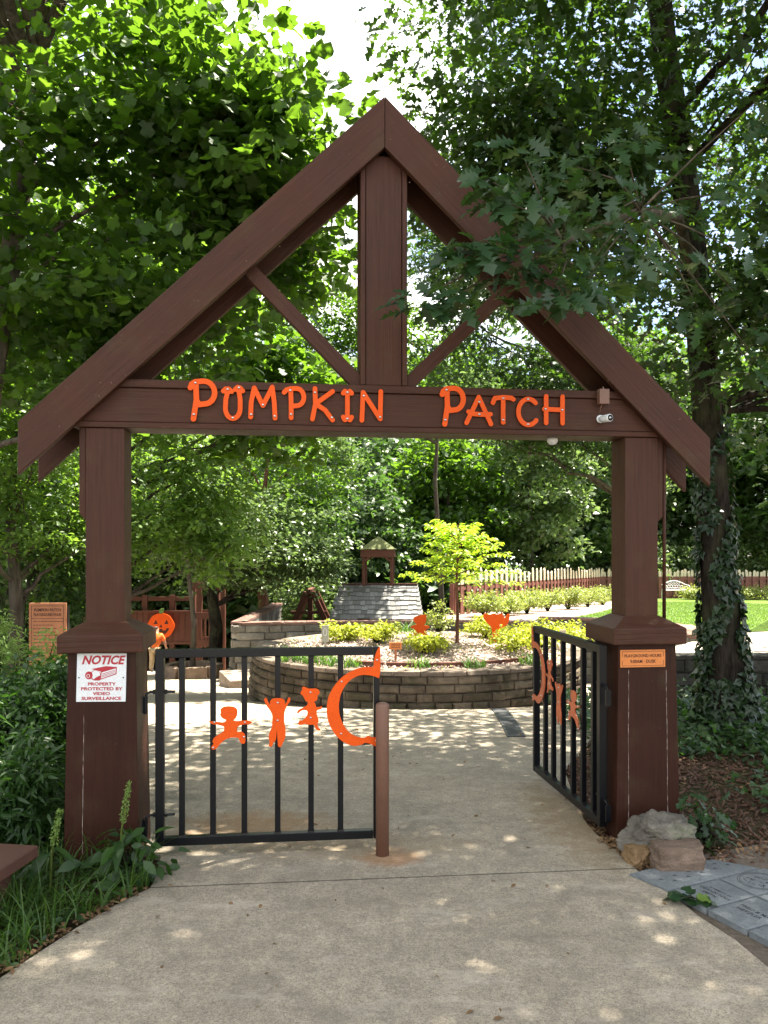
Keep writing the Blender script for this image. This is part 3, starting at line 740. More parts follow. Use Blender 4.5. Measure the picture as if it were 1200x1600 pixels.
# ---- security camera, junction box, dome under the beam
u_, z_ = GF(942, 653, .04); sc_ = empty('security_camera', on_gate(u_, .026, z_), GA, 'white bullet security camera under small brown box on beam', 'camera')
b = MB(); b.tube([(0, .08, .0), (0, .0705, .0)], .034, 20); b.build('mount', M['white'], sc_, True, .002)
hb = MB()
hb.tube([(-.012, .072, 0), (-.004, .03, -.004), (.012, -.005, -.004)], [.013, .012, .012], 12)
hb.tube([(-.002, .055, -.006), (.01, .03, -.006), (.034, -.040, -.008), (.036, -.046, -.008)], [.024, .031, .033, .031], 20)
hb.build('housing', M['white'], sc_, True)
b = MB(); b.tube([(.0362, -.0465, -.008), (.0368, -.0485, -.008)], .026, 20); b.build('front_glass', M['lens'], sc_, True); sc_.scale = (.68, .68, .68)
b = MB(); b.tube([(.0369, -.0488, -.008), (.0375, -.0505, -.008)], .012, 16); b.build('lens', M['steel'], sc_, True)
u_, z_ = GF(943, 620, .04); jb = MB(); jb.box((0, 0, 0), (.058, .045, .085)); jb.box((0, .0, .05), (.008, .008, .016)); jb.tube([(-.005, 0, -.04), (-.012, .01, -.065), (-.008, .03, -.085)], .003, 6)
jo = jb.build('junction_box', M['bollard'], None, False, .003); jo.location = on_gate(u_, .046, z_); jo.rotation_euler = (0, 0, GA)
tag(jo, 'small brown electrical box fixed above the bullet camera', 'box')
u_, z_ = GF(865, 682, .18); b = MB(); b.lathe([(.006, -.03), (.02, -.026), (.03, -.012), (.032, .0), (.032, .008)], (0, 0, 0), 20)
dm = b.build('dome_camera', M['white'], None, True); dm.location = on_gate(u_, .2, 2.292); tag(dm, 'tiny white dome camera hanging under the beam', 'camera')

# ------------------------------------------------------------------ gate leaves
K2 = [(50,365),(62,352),(72,362),(75,378),(92,400),(88,380),(100,362),(120,357),(155,357),(178,365),(183,385),(180,400),(195,375),(203,352),(215,355),(214,375),(200,395),(185,425),(178,450),(176,500),(185,545),(186,590),(178,620),(165,640),(163,652),(150,663),(138,655),(137,630),(134,590),(132,555),(128,590),(125,620),(110,632),(103,655),(90,660),(80,652),(88,630),(80,600),(85,570),(100,540),(103,500),(103,460),(90,435),(75,415),(60,390)]
K3 = [(285,290),(300,285),(315,292),(330,298),(350,297),(375,297),(392,305),(398,320),(392,335),(382,340),(385,360),(375,375),(360,378),(372,395),(375,415),(400,412),(405,405),(413,410),(410,425),(380,432),(378,450),(385,475),(392,500),(385,512),(385,530),(395,545),(403,552),(398,558),(385,557),(370,545),(362,520),(330,523),(305,515),(290,522),(268,524),(263,515),(268,498),(290,495),(310,480),(322,455),(320,435),(300,430),(275,440),(262,455),(255,445),(265,430),(290,418),(320,402),(325,380),(310,375),(300,355),(292,340),(276,330),(282,315),(290,305)]
K1 = [(78,1035),(95,1035),(120,1038),(150,1042),(165,1030),(145,1022),(133,1005),(138,995),(135,980),(150,968),(175,965),(200,968),(215,980),(215,1005),(205,1025),(190,1032),(215,1035),(255,1030),(275,1035),(285,1040),(275,1048),(240,1050),(215,1060),(212,1085),(235,1083),(250,1095),(253,1125),(248,1140),(235,1140),(225,1130),(222,1112),(190,1110),(160,1118),(135,1140),(115,1165),(98,1168),(92,1155),(105,1140),(98,1130),(105,1112),(130,1095),(150,1085),(155,1060),(125,1052),(95,1048)]
CC = [(775,30),(755,55),(740,95),(733,130),(733,165),(690,162),(640,170),(580,195),(525,235),(480,290),(450,350),(440,410),(442,470),(460,530),(490,580),(530,620),(580,648),(620,655),(660,645),(680,632),(710,640),(740,655),(752,655),(752,600),(725,600),(697,590),(680,602),(650,602),(610,590),(570,560),(540,515),(520,460),(515,400),(525,340),(550,285),(590,240),(640,215),(690,212),(735,220),(773,237)]
LW, LH = 1.195, 1.045
def to_leaf(px, py):                      # pixel -> leaf frame (s along, h up)
    # leaf plane from (-1.215, 4.26) to (-.028, 4.385)
    ax, ay, bx, by = -1.215, 4.26, -.028, 4.385; L_ = math.hypot(bx-ax, by-ay); ex, ey = (bx-ax)/L_, (by-ay)/L_; nx, ny = -ey, ex
    rx = (px-600)/F; t = (nx*ax+ny*ay)/(nx*rx+ny); return ((rx*t-ax)*ex+(t-ay)*ey, CAMH+(HY-py)/F*t)
def smooth_poly(P, it=1):
    for _ in range(it):
        q = []
        for i in range(len(P)):
            a, b = P[i], P[(i+1) % len(P)]; q += [(a[0]*.8+b[0]*.2, a[1]*.8+b[1]*.2), (a[0]*.2+b[0]*.8, a[1]*.2+b[1]*.8)]
        P = q
    return P
def make_leaf(name, mirror, label, loc, ang, orange):
    rt = empty(name, loc, ang, label, 'gate', 'black metal gate leaves with orange cut-outs'); s = -1 if mirror else 1
    z0 = .072; t = .045
    def bx(n_, c, d, bev=.003, m=M['black']):
        b = MB(); b.box((s*c[0], c[1], c[2]), d); return b.build(n_, m, rt, False, bev)
    bx('stile', (t/2, 0, z0+LH/2), (t, t, LH)); bx('stile', (LW-.016, 0, z0+LH/2), (.032, t, LH))
    bx('top_rail', (LW/2+.0035, 0, z0+LH-t/2), (LW-t-.032-.001, t-.002, t)); bx('bottom_rail', (LW/2+.0035, 0, z0+t/2), (LW-t-.032-.001, t-.002, t))
    for px in (284.5, 333, 382, 434, 486, 532):
        u_ = to_leaf(px, 1150)[0]; o = bx('bar', (u_, 0, z0+LH/2), (.030, .030, LH-2*t-.001), .0025)
        b = MB(); b.box((s*u_, -.0, z0+t+.004), (.036, .036, .008)); b.build('weld', M['black_worn'], o)
    bx('latch', (LW+.0-.07, .01, z0+.51), (.05, .010, .010))
    # cut-outs
    def cut(P, conv, bolts, dz=0, dx=0):
        P = [to_leaf(*conv(p)) for p in smooth_poly(P)]
        P = [(s*(x+dx), z+dz) for x, z in P]
        b = MB(); b.prism(P, lambda p: (p[0], -.0265, p[1]), lambda p: (p[0], -.0315, p[1]))
        o = b.build('cut_out_figure' if len(bolts) < 4 else 'pumpkin_outline', orange, rt)
        bm = bmesh.new(); bm.from_mesh(o.data); bmesh.ops.triangulate(bm, faces=[f for f in bm.faces if len(f.verts) > 4]); bmesh.ops.recalc_face_normals(bm, faces=bm.faces[:]); bm.to_mesh(o.data); bm.free()
        b = MB()
        for q in bolts:
            u_, h_ = to_leaf(*conv(q)); k = len(b.v); b.lathe([(.005, -.016), (.006, .001), (.004, .0035), (.0005, .004)], (0, 0, 0), 10)
            for i in range(k, len(b.v)): p = b.v[i]; b.v[i] = (s*(u_+dx)+p[0], -.0315-p[2], h_+dz+p[1])
        b.pieces('bolt', M['steel'], o, True)
    c4 = lambda p: (400+p[0]/4, 1000+p[1]/4); c3 = lambda p: (300+p[0]/3, 780+p[1]/3)
    m2 = mirror
    cut(K1, c3, [(108, 1040), (250, 1040), (245, 1108), (102, 1158)], -.02 if m2 else 0)
    cut(K2, c4, [(137, 385), (136, 495)], -.06 if m2 else 0); cut(K3, c4, [(340, 321), (341, 478)], .02 if m2 else 0)
    cut(CC, c4, [(753, 120), (533, 254), (530, 577), (748, 620)])
    for hz in (.19, .845):
        b = MB(); b.tube([(s*-.052, 0, hz-.07), (s*-.052, 0, hz+.02)], .011, 10); b.tube([(s*-.052, 0, hz), (s*-.050, 0, hz+.035), (s*-.03, 0, hz+.045), (s*.10, 0, hz+.045)], .007, 8)
        b.tube([(s*-.014, 0, hz+.045), (s*-.002, 0, hz+.045)], .013, 6); b.tube([(s*.048, 0, hz+.045), (s*.060, 0, hz+.045)], .013, 6)
        b.box((s*-.066, 0, hz-.02), (.008, .03, .09)); b.build('hinge', M['black'], rt)
    return rt
make_leaf('metal_gate', False, 'closed black barred gate with orange children cut-outs behind brown bollard', (-1.215, 4.26, 0), math.atan2(.125, 1.187), M['orange'])
near = Vector((1.262, 4.60)); far = Vector((1.10, 5.76)); d = near-far
make_leaf('metal_gate', True, 'open black barred gate with orange cut-outs swung inward beside right pillar', (near.x, near.y, -.02), math.atan2(d.y, d.x), M['orange_worn'])
# bollard
b = MB(); b.lathe([(.036, -.02), (.036, .800), (.033, .812), (.024, .818), (.001, .820)], (0, 0, 0), 28)
o = b.build('bollard', M['bollard'], None, True); o.location = (wx(597.5, 4.31), 4.31, .004)
tag(o, 'round brown steel bollard standing in front of closed gate end', 'bollard')

# ------------------------------------------------------------------ masonry
def resample(path, step):
    out_ = []; acc = 0
    for a, b in zip(path[:-1], path[1:]):
        L_ = math.dist(a, b); n = max(1, int(round(L_/step)))
        for i in range(n): out_.append((a[0]+(b[0]-a[0])*i/n, a[1]+(b[1]-a[1])*i/n))
    out_.append(path[-1]); return out_
def block_wall(name, label, cat, path, zt, zb, ch, bl, th, m, mcap, seed, closed=False, cap_h=.055, cap_over=.02, batter=.012):
    """real blocks in running bond on the LEFT side of the path direction = face"""
    rt = empty(name, (path[0][0], path[0][1], zb(*path[0])), 0, label, cat); ox = Vector((path[0][0], path[0][1], zb(*path[0])))
    rd = random.Random(seed); P = resample(path, .04); cum = [0]
    for a, b in zip(P[:-1], P[1:]): cum.append(cum[-1]+math.dist(a, b))
    Lt = cum[-1]
    def at(s_):
        s_ = min(max(s_, 0), Lt-1e-4); i = np.searchsorted(cum, s_, 'right')-1; i = min(i, len(P)-2); t = (s_-cum[i])/(cum[i+1]-cum[i]+1e-9)
        a, b = P[i], P[i+1]; return Vector((a[0]+(b[0]-a[0])*t, a[1]+(b[1]-a[1])*t, 0))
    V = []; Fc = []; va = []
    def block(s0, s1, zlo, zhi, off, thk, pil, tone):
        a, b = at(s0), at(s1)
        if (b-a).length < .01: return
        x = (b-a).normalized(); n = Vector((x.y, -x.x, 0)); gp = .004
        a2 = a+x*gp; b2 = b-x*gp; zl, zh = zlo+.003, zhi-.003; e = min(.022, (zh-zl)*.22)
        j = lambda q=.009: rd.uniform(-q, q)
        F0 = [a2+n*off, b2+n*off]; ring0 = [F0[0]+Vector((0, 0, zl)), F0[1]+Vector((0, 0, zl)), F0[1]+Vector((0, 0, zh)), F0[0]+Vector((0, 0, zh))]
        ring1 = [F0[0]+x*(e+j())+n*(pil+j())+Vector((0, 0, zl+e)), F0[1]-x*(e+j())+n*(pil+j())+Vector((0, 0, zl+e)), F0[1]-x*(e+j())+n*(pil+j())+Vector((0, 0, zh-e)), F0[0]+x*(e+j())+n*(pil+j())+Vector((0, 0, zh-e))]
        bk = [q-n*thk for q in ring0]; k = len(V); V.extend([q-ox for q in ring0+ring1+bk])
        f = [(k+4, k+5, k+6, k+7)]+[(k+i, k+(i+1) % 4, k+4+(i+1) % 4, k+4+i) for i in range(4)]+[(k+8+i, k+8+(i+1) % 4, k+(i+1) % 4, k+i) for i in range(4)]+[(k+11, k+10, k+9, k+8)]
        Fc.extend(f); va.extend([tone]*len(f))
    nc = 0
    top = max(zt(*p) for p in P); bot = min(zb(*p) for p in P)-.05
    k = 0
    while True:
        if k*ch > (top-bot): break
        s_ = -(k % 2)*bl*.5
        while s_ < Lt:
            l = bl*rd.uniform(.6, 1.4); s0, s1 = max(s_, 0), min(s_+l, Lt); s_ += l
            if s1-s0 < .03: continue
            pm = at((s0+s1)/2); zh = zt(pm.x, pm.y)-cap_h-k*ch; zl = zh-ch
            if zh < zb(pm.x, pm.y)-.02: continue
            block(s0, s1, zl, zh, batter*k+rd.uniform(-.013, .013), th, .02, rd.random())
        k += 1
    def flush(nm, mm):
        nonlocal V, Fc, va
        me = bpy.data.meshes.new(nm); me.from_pydata([tuple(q) for q in V], [], Fc); me.update()
        a = me.attributes.new('vary', 'FLOAT', 'FACE'); a.data.foreach_set('value', va); o = link(nm, me, mm, rt); V = []; Fc = []; va = []; return o
    flush('blockwork', m)
    s_ = 0
    while s_ < Lt-.03:
        l = bl*1.1*rd.uniform(.85, 1.15); s1 = min(s_+l, Lt); pm = at((s_+s1)/2); zz = zt(pm.x, pm.y)
        block(s_, s1, zz-cap_h, zz, cap_over+rd.uniform(-.004, .004), th+cap_over*2, .006, rd.random()); s_ += l
    flush('coping', mcap)
    return rt
PC = (.45, 11.2); PR = 2.25
ring_ = [(PC[0]+PR*math.cos(R(a)), PC[1]+PR*math.sin(R(a))) for a in range(-270, 91, 4)]   # counter-clockwise -> outward normals (x.y,-x.x)
block_wall('round_planter', 'round planter wall of tan mossy stone blocks beyond the gate', 'planter', ring_, lambda x, y: .28, lambda x, y: g(y), .098, .26, .2, M['block'], M['cap'], 1)
block_wall('garden_wall', 'long low grey block wall behind the round planter', 'wall', [(-3.05, 22), (-3.1, 16.1), (-1, 16.35), (1.5, 16.6), (3.4, 16.1), (4.6, 15.3), (4.9, 13.2), (4.25, 11.1)], lambda x, y: max(terr(16.2)-.0, terr(y)+.10 if x > 3 else 0) if y < 16.9 else terr(16.2), lambda x, y: g(y), .15, .38, .25, M['block_grey'], M['cap_red'], 2, cap_h=.06)
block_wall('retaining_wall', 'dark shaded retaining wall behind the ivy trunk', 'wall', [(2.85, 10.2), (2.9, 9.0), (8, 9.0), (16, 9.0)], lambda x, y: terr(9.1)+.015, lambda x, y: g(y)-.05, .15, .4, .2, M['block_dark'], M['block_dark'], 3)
# soil in the planter
bm = MB(); n_ = 40; vs = [(PC[0], PC[1], .40)]
for k, (r_, z_) in enumerate(((1.0, .36), (1.7, .29), (2.12, .235))):
    for i in range(n_): a = 2*math.pi*i/n_; vs.append((PC[0]+r_*math.cos(a), PC[1]+r_*math.sin(a), z_+.02*math.sin(i*1.7+k)))
fs = [(0, 1+i, 1+(i+1) % n_) for i in range(n_)]+[(1+k*n_+i, 1+k*n_+n_+i, 1+k*n_+n_+(i+1) % n_, 1+k*n_+(i+1) % n_) for k in range(2) for i in range(n_)]
bm.add(vs, fs); tag(bm.build('planter_bed', M['pale_mulch'], None, True), kind='structure')
def bedz(x, y):
    r_ = math.hypot(x-PC[0], y-PC[1])
    return .40-.04*r_ if r_ < 1 else (.36-.1*(r_-1) if r_ < 1.7 else .29-.13*(r_-1.7))
pts = []
for i in range(9000):
    a = rng.uniform(0, 2*math.pi); r_ = 2.1*math.sqrt(rng.random()); x, y = PC[0]+r_*math.cos(a), PC[1]+r_*math.sin(a); pts.append((x, y, bedz(x, y)))
tag(chips('bark_chips', pts, .05, rng, M['pale_chip']), 'pale pinkish bark chips covering the round planter bed', 'bark chips', kind='stuff')
# timber edging inside the front of the planter
te = empty('planter_edging', (.45, 9.35, .26), 0, 'low brown timber edging just inside the planter front', 'edging')
for i in range(5):
    a = R(-118+i*15); b_ = R(-118+(i+1)*15-1); p = [Vector((PC[0]+1.86*math.cos(t)-.45, PC[1]+1.86*math.sin(t)-9.35, .02)) for t in (a, b_)]
    b = MB(); b.bar(p[0], p[1], .06, .085); b.build('board', M['play_brown'], te, False, .004)

# curb ring with the tree in the plaza; step near the wall
b = MB()
ax_, ay_ = wx(300, 18), 18
for i in range(6):
    a0, a1 = R(i*60+15), R(i*60+75); b.bar((.62*math.cos(a0), .62*math.sin(a0), .12), (.62*math.cos(a1), .62*math.sin(a1), .12), .16, .40)
o = b.build('tree_curb', M['rock_tan'], None, False, .01); o.location = (ax_, ay_, g(18)); tag(o, 'low six-sided tan curb around the tree in sunny plaza', 'curb')
b = MB(); b.box((0, 0, .08), (.9, 1.2, .28)); o = b.build('stone_step', M['cap'], None, False, .015); o.location = (wx(384, 13.8), 14.2, g(14.2)); o.rotation_euler = (0, 0, R(20))
tag(o, 'grey stone step between round planter and block wall', 'step')

# trench drain
b = MB(); y0_, y1_ = 7.05, 8.93
dn = empty('trench_drain', (1.17, y0_, 0), 0, 'dark grated drain strip crossing the pale concrete', 'drain')
ys_ = [y0_, 7.5, 8.5, y1_]; dpt = lambda y, ox=0., dz=0.: (ox+.10*(y-y0_)/(y1_-y0_), y-y0_, g(y)+.012+dz)
for q in (-.075, .075):
    b = MB(); vs = [];
    for y in ys_:
        for ox, dz in ((q-.008, -.02), (q+.008, -.02), (q+.008, .002), (q-.008, .002)): vs.append(dpt(y, ox, dz))
    b.add(vs, [(4*i+k, 4*i+(k+1) % 4, 4*i+4+(k+1) % 4, 4*i+4+k) for i in range(3) for k in range(4)]+[(3, 2, 1, 0), (12, 13, 14, 15)]); b.build('drain_frame', M['drain'], dn)
b = MB(); vs = []
for y in ys_: vs += [dpt(y, -.066, -.005), dpt(y, .066, -.005)]
b.add(vs, [(2*i, 2*i+1, 2*i+3, 2*i+2) for i in range(3)])
for i in range(58):
    y = y0_+(i+.5)/58*(y1_-y0_); p = dpt(y); b.box((p[0], p[1], p[2]-.002), (.13, .014, .005))
b.build('grate', M['drain'], dn)

# ------------------------------------------------------------------ engraved pavers by the path
pa = math.atan2(.14, .295); ea = Vector((math.cos(pa), math.sin(pa), 0)); eb = Vector((math.sin(pa)*.995+.0, -math.cos(pa), 0))
P0 = Vector((1.368, 3.835, 0))
def pv(a, b_): return P0+ea*a+eb*b_
def paver(label, a0, a1, b0, b1, text, poly=None, tilt=0):
    c = pv((a0+a1)/2, (b0+b1)/2); gp = .006
    P = poly or [pv(a0+gp, b0+gp), pv(a1-gp, b0+gp), pv(a1-gp, b1-gp), pv(a0+gp, b1-gp)]
    rt = empty('engraved_paver', (c.x, c.y, 0), 0, label, 'paver', 'grey engraved memorial pavers')
    b = MB(); Q = [(p.x-c.x, p.y-c.y) for p in P]
    b.prism(Q[::-1], lambda p: (p[0], p[1], -.02), lambda p: (p[0], p[1], .014)); o = b.build('slab', M['slate'], rt, False, .003)
    bm = bmesh.new(); bm.from_mesh(o.data); bmesh.ops.recalc_face_normals(bm, faces=bm.faces[:]); bm.to_mesh(o.data); bm.free()
    rz = math.atan2(eb.y, eb.x)
    for (t, s_, da, db) in text:
        s_ *= 1.04
        q = ea*da+eb*db; add_text('engraving', t, s_, (q.x, q.y, .0146), rt, M['engrave'], rot=(0, 0, rz), extr=.0003, bold=.0001)
    return rt, c
W_, H_ = .222, .325
def cell(i, j): return i*H_, (i+1)*H_, j*W_, (j+1)*W_
paver('grey paver engraved with three lines beside green leaf sprig', *cell(0, 0), [('IN MEMORY OF', .017, .045, .005), ('DEANN HALL', .028, .012, .005), ('SMITH', .028, -.022, .0)])
paver('grey paver engraved with two lines nearest right edge of photo', *cell(0, 1), [('FRED & MARY', .030, .02, .02), ('HETZLER', .030, -.018, .0)])
rt, c = paver('grey paver engraved with a plant inside an oval ring', *cell(1, 0), [])
b = MB()
for rr_, m_ in ((.100, 0), (.090, 0)):
    q = [(ea*rr_*1.12*math.cos(2*math.pi*i/40)+eb*rr_*math.sin(2*math.pi*i/40)) for i in range(41)]
    for i in range(40): b.bar((q[i].x, q[i].y, .0145), (q[i+1].x, q[i+1].y, .0145), .0025, .0006)
rd = random.Random(5)
for i in range(34):
    s_ = ea*rd.uniform(-.06, .05)+eb*rd.uniform(-.055, .055); a = rd.uniform(0, 6.28); l = rd.uniform(.01, .026); e_ = s_+Vector((math.cos(a), math.sin(a), 0))*l
    b.bar((s_.x, s_.y, .0145), (e_.x, e_.y, .0145), .0028, .0006+i*1e-5)
b.build('engraving', M['engrave'], rt)
paver('plain grey paver right of the three line paver', *cell(1, 1), [])
paver('grey paver with partly seen lettering in the lower right corner', *cell(0, 2), [('THE', .03, .03, .02), ('A', .03, -.02, .03)])
paver('plain grey paver in the lower right corner', *cell(1, 2), [])
paver('plain grey paver furthest right by mulch', *cell(2, 1), [])
rt, c = paver('long grey paver with bird footprints under the tan rock', 0, .62, -W_, 0, [], poly=[pv(-.0, -.006), pv(.33, -.006), pv(.62, -.006), pv(.50, -.19), pv(.17, -.245), pv(-.035, -.235)])
b = MB()
for i in range(11):
    q = ea*(-.26+.05*i)+eb*(.02+.022*((i % 2)*2-1)-i*.004); q.z = 0
    for da in (-.6, 0, .6, math.pi):
        dr_ = (ea*math.cos(da)+eb*math.sin(da))*(.02 if da < 3 else .008); b.bar((q.x, q.y, .0145), (q.x+dr_.x, q.y+dr_.y, .0145+.00005), .0026, .0006+da*1e-4)
b.build('engraving', M['engrave'], rt)
# mortar bed
sheet('paver_bed', [tuple(pv(-.16, -.36).xy), tuple(pv(1.3, -.27).xy), tuple(pv(1.3, 1.3).xy), tuple(pv(-.14, 1.3).xy)], lambda x, y: -.014, soil('mortar', (.12, .10, .075), (.24, .19, .15), 40), cuts=False)

# ------------------------------------------------------------------ rocks
def rock(name, label, loc, dims, rz, m, seed, boxy=0., rough=.12, group=None):
    bm = bmesh.new(); bmesh.ops.create_icosphere(bm, subdivisions=6, radius=1)
    from mathutils import noise as mn
    sd = Vector((seed*3.1, seed*1.7, seed*.9))
    for v in bm.verts:
        p = v.co.copy(); k = max(abs(p.x), abs(p.y), abs(p.z)); p = p.lerp(p/k*.86, boxy)
        f = 1+rough*2.2*mn.noise(p*1.1+sd)+rough*1.1*mn.noise(p*2.7+sd)+rough*.45*abs(mn.noise(p*7+sd))+rough*.25*mn.noise(p*18+sd)
        vd = mn.voronoi(p*1.9+sd)[0]; f += rough*.9*(vd[1]-vd[0]-.3); vd = mn.voronoi(p*5+sd)[0]; f += rough*.30*(vd[1]-vd[0])
        p *= f; v.co = Vector((p.x*dims[0]/2, p.y*dims[1]/2, p.z*dims[2]/2))
    me = bpy.data.meshes.new(name); bm.to_mesh(me); bm.free(); o = link(name, me, m, None, True); o.location = loc; o.rotation_euler = (0, 0, rz); return tag(o, label, 'rock', group)
def on0(px, py): D = CAMH*F/(py-HY); return D
rock('boulder', 'large knobbly pale grey boulder at foot of right pillar', (wx(1034, 4.28), 4.33, .10), (.39, .25, .23), R(8), M['rock_grey'], 1, .1, .2)
rock('boulder', 'square-sided brown rock in front of the grey boulder', (wx(1056, 4.15), 4.13, .062), (.29, .16, .165), R(3), M['rock_tan'], 2, .75, .07)
rock('boulder', 'small ochre rock left of the square-sided brown rock', (wx(992, 4.25), 4.22, .042), (.135, .14, .115), R(20), M['rock_ochre'], 3, .55, .09)

# ------------------------------------------------------------------ low brown bench corner, bottom left
bn = empty('low_bench', (-1.95, 3.62, 0), R(-8), 'corner of a low brown painted bench at left edge', 'bench')
b = MB(); b.box((-.25, 0, .245), (1.15, .30, .055)); b.build('seat', M['bench_brown'], bn, False, .006)
for x in (-.7, .17):
    b = MB(); b.box((x, 0, .1), (.09, .22, .23)); b.build('leg', M['bench_brown'], bn, False, .004)

# ------------------------------------------------------------------ information board at left
D_ = 9.5; ib = empty('information_board', (wx(75, D_), D_, g(D_)), R(3), 'tall reddish wooden information board behind hedge at left', 'sign')
zt_, zb_ = CAMH+(HY-942)/F*D_-g(D_), CAMH+(HY-1038)/F*D_-g(D_); wi = 57/F*D_
b = MB(); b.box((0, 0, (zt_+zb_)/2), (wi, .03, zt_-zb_)); b.build('board', M['info_board'], ib, False, .003)
for x in (-wi/2-.03, wi/2+.03):
    b = MB(); b.box((x*.8, .045, (zt_-.05)/2), (.06, .05, zt_-.05)); b.build('post', M['black_worn'], ib)
b = MB()
for q in ((0, zt_-.035, wi*.86, .004), (0, zt_-.185, wi*.86, .004), (0, zb_+.03, wi*.86, .004)): b.box((q[0], -.0162, q[1]), (q[2], .002, q[3]))
for x in (-wi*.43, wi*.43): b.box((x, -.0162, (zt_+zb_)/2), (.004, .002, zt_-zb_-.06))
rd = random.Random(2)
for i in range(10):
    z_ = zt_-.22-i*.042; l = wi*.76*rd.uniform(.6, 1); x = -wi*.38
    while x < -wi*.38+l:
        ww = rd.uniform(.012, .04); b.box((x+ww/2, -.0162, z_), (ww, .002, .007)); x += ww+.008
b.build('engraved_lines', M['dark_ink'], ib)
add_text('lettering', 'PUMPKIN PATCH', .05, (0, -.017, zt_-.085), ib, M['dark_ink'], sx=.82, bold=.0006)
add_text('lettering', 'PLAYGROUND RULES', .046, (0, -.017, zt_-.14), ib, M['dark_ink'], sx=.72, bold=.0006)

# ------------------------------------------------------------------ play structures beyond the wall
# shingled playhouse with open cupola
D_ = 20.; gz = g(D_); ph = empty('playhouse', (wx(592, D_), D_+.8, gz), R(-3), 'small playhouse with grey shingle roof and open cupola', 'playhouse')
def zz(py, D): return CAMH+(HY-py)/F*D-g(D)
ze, zr = zz(966, 20), zz(920, 20.7)
b = MB(); hw = 1.0
b.box((0, 0, ze/2), (1.75, 1.5, ze)); b.build('walls', M['play_brown'], ph)
b = MB(); 
for x in (-.82, .82): b.prism([(-.75, ze), (.75, ze), (0, zr-.03)], lambda p, x=x: (x-.03, p[0], p[1]), lambda p, x=x: (x+.03, p[0], p[1]))
b.pieces('gable', M['play_brown'], ph)
V = []; Fc = []; va = []; rd = random.Random(7); rows = 8
for sgn in (-1, 1):
    for r_ in range(rows):
        t0, t1 = r_/rows, (r_+1.25)/rows; x = -1.12+rd.uniform(-.1, 0)+.18*t0
        while x < 1.12-.16*t0:
            ww = rd.uniform(.10, .2); x1 = min(x+ww-.006, 1.15-.16*t0); dl = rd.uniform(-.02, .02)
            def pt(xx, t, up): 
                y_ = sgn*(.92*(1-t)); return (xx*1.0, y_, ze-.04+(zr-ze+.06)*t+up)
            k = len(V); tb = t0+dl
            V += [pt(x, tb, .045), pt(x1, tb, .045), pt(x1, min(t1, 1), .012), pt(x, min(t1, 1), .012), pt(x, tb, .02), pt(x1, tb, .02)]
            Fc += [(k, k+1, k+2, k+3), (k+4, k+5, k+1, k)]; q = rd.random(); va += [q, q*.3]; x += ww
me = bpy.data.meshes.new('roof'); me.from_pydata(V, [], Fc); me.update(); a_ = me.attributes.new('vary', 'FLOAT', 'FACE'); a_.data.foreach_set('value', va)
link('roof', me, M['shingle'], ph)
b = MB(); b.bar((-1.03, 0, zr+.035), (1.0, 0, zr+.035), .12, .03); b.build('ridge_board', M['play_brown'], ph)
cup = empty('cupola', (-.02, 0, zr)); cup.parent = ph
zc = zz(874, 20.8)-zr; cw = .40
for x in (-1, 1):
    for y in (-1, 1):
        b = MB(); b.box((x*(cw-.04), y*(cw-.04), zc/2), (.075, .075, zc)); b.build('post', M['play_brown'], cup, False, .005)
b = MB()
for y in (-1, 1): b.box((0, y*cw, zc+.06), (2*cw+.06, .05, .20)); 
for x in (-1, 1): b.box((x*cw, 0, zc+.06), (.05, 2*cw-.052, .20))
for x in (-1, 1):
    for y in (-1, 1): b.bar((x*(cw-.06), y*cw, zc-.14), (x*(cw-.22), y*cw, zc-.03), .03, .05)
b.build('frieze', M['play_brown'], cup, False, .004)
b = MB(); q = cw+.06; zt_ = zc+.165; b.add([(-q, -q, zt_), (q, -q, zt_), (q, q, zt_), (-q, q, zt_), (0, 0, zt_+.34)], [(0, 1, 4), (1, 2, 4), (2, 3, 4), (3, 0, 4), (3, 2, 1, 0)])
b.build('cupola_roof', M['green_roof'], cup)

# A-frame climber
D_ = 22.; af = empty('climbing_frame', (wx(482, D_), D_, g(D_)), 0, 'brown timber A-frame climber left of the shingled playhouse', 'climbing frame')
T_ = lambda px, py, dy=0: (wx(px, D_)-wx(482, D_), dy, zz(py, D_))
for dy in (0, 1.0):
    b = MB(); b.bar((wx(430, D_)-wx(482, D_), dy, 0), T_(478, 925, dy), .14, .14, (0, 1, 0)); b.build('leg', M['play_brown'], af, False, .006)
    b = MB(); b.bar((wx(545, D_)-wx(482, D_), dy, 0), T_(488, 925, dy), .14, .14, (0, 1, 0)); b.build('leg', M['play_brown'], af, False, .006)
b = MB(); b.bar(T_(483, 924, -.2), T_(483, 924, 1.2), .12, .12); b.bar(T_(455, 957), T_(512, 957), .08, .08); b.pieces('crossbar', M['play_brown'], af)
b = MB(); b.box(((wx(484, D_)-wx(482, D_)), .1, zz(950, D_)-.6), (.14, .14, 2.2)); b.build('post', M['play_brown'], af)

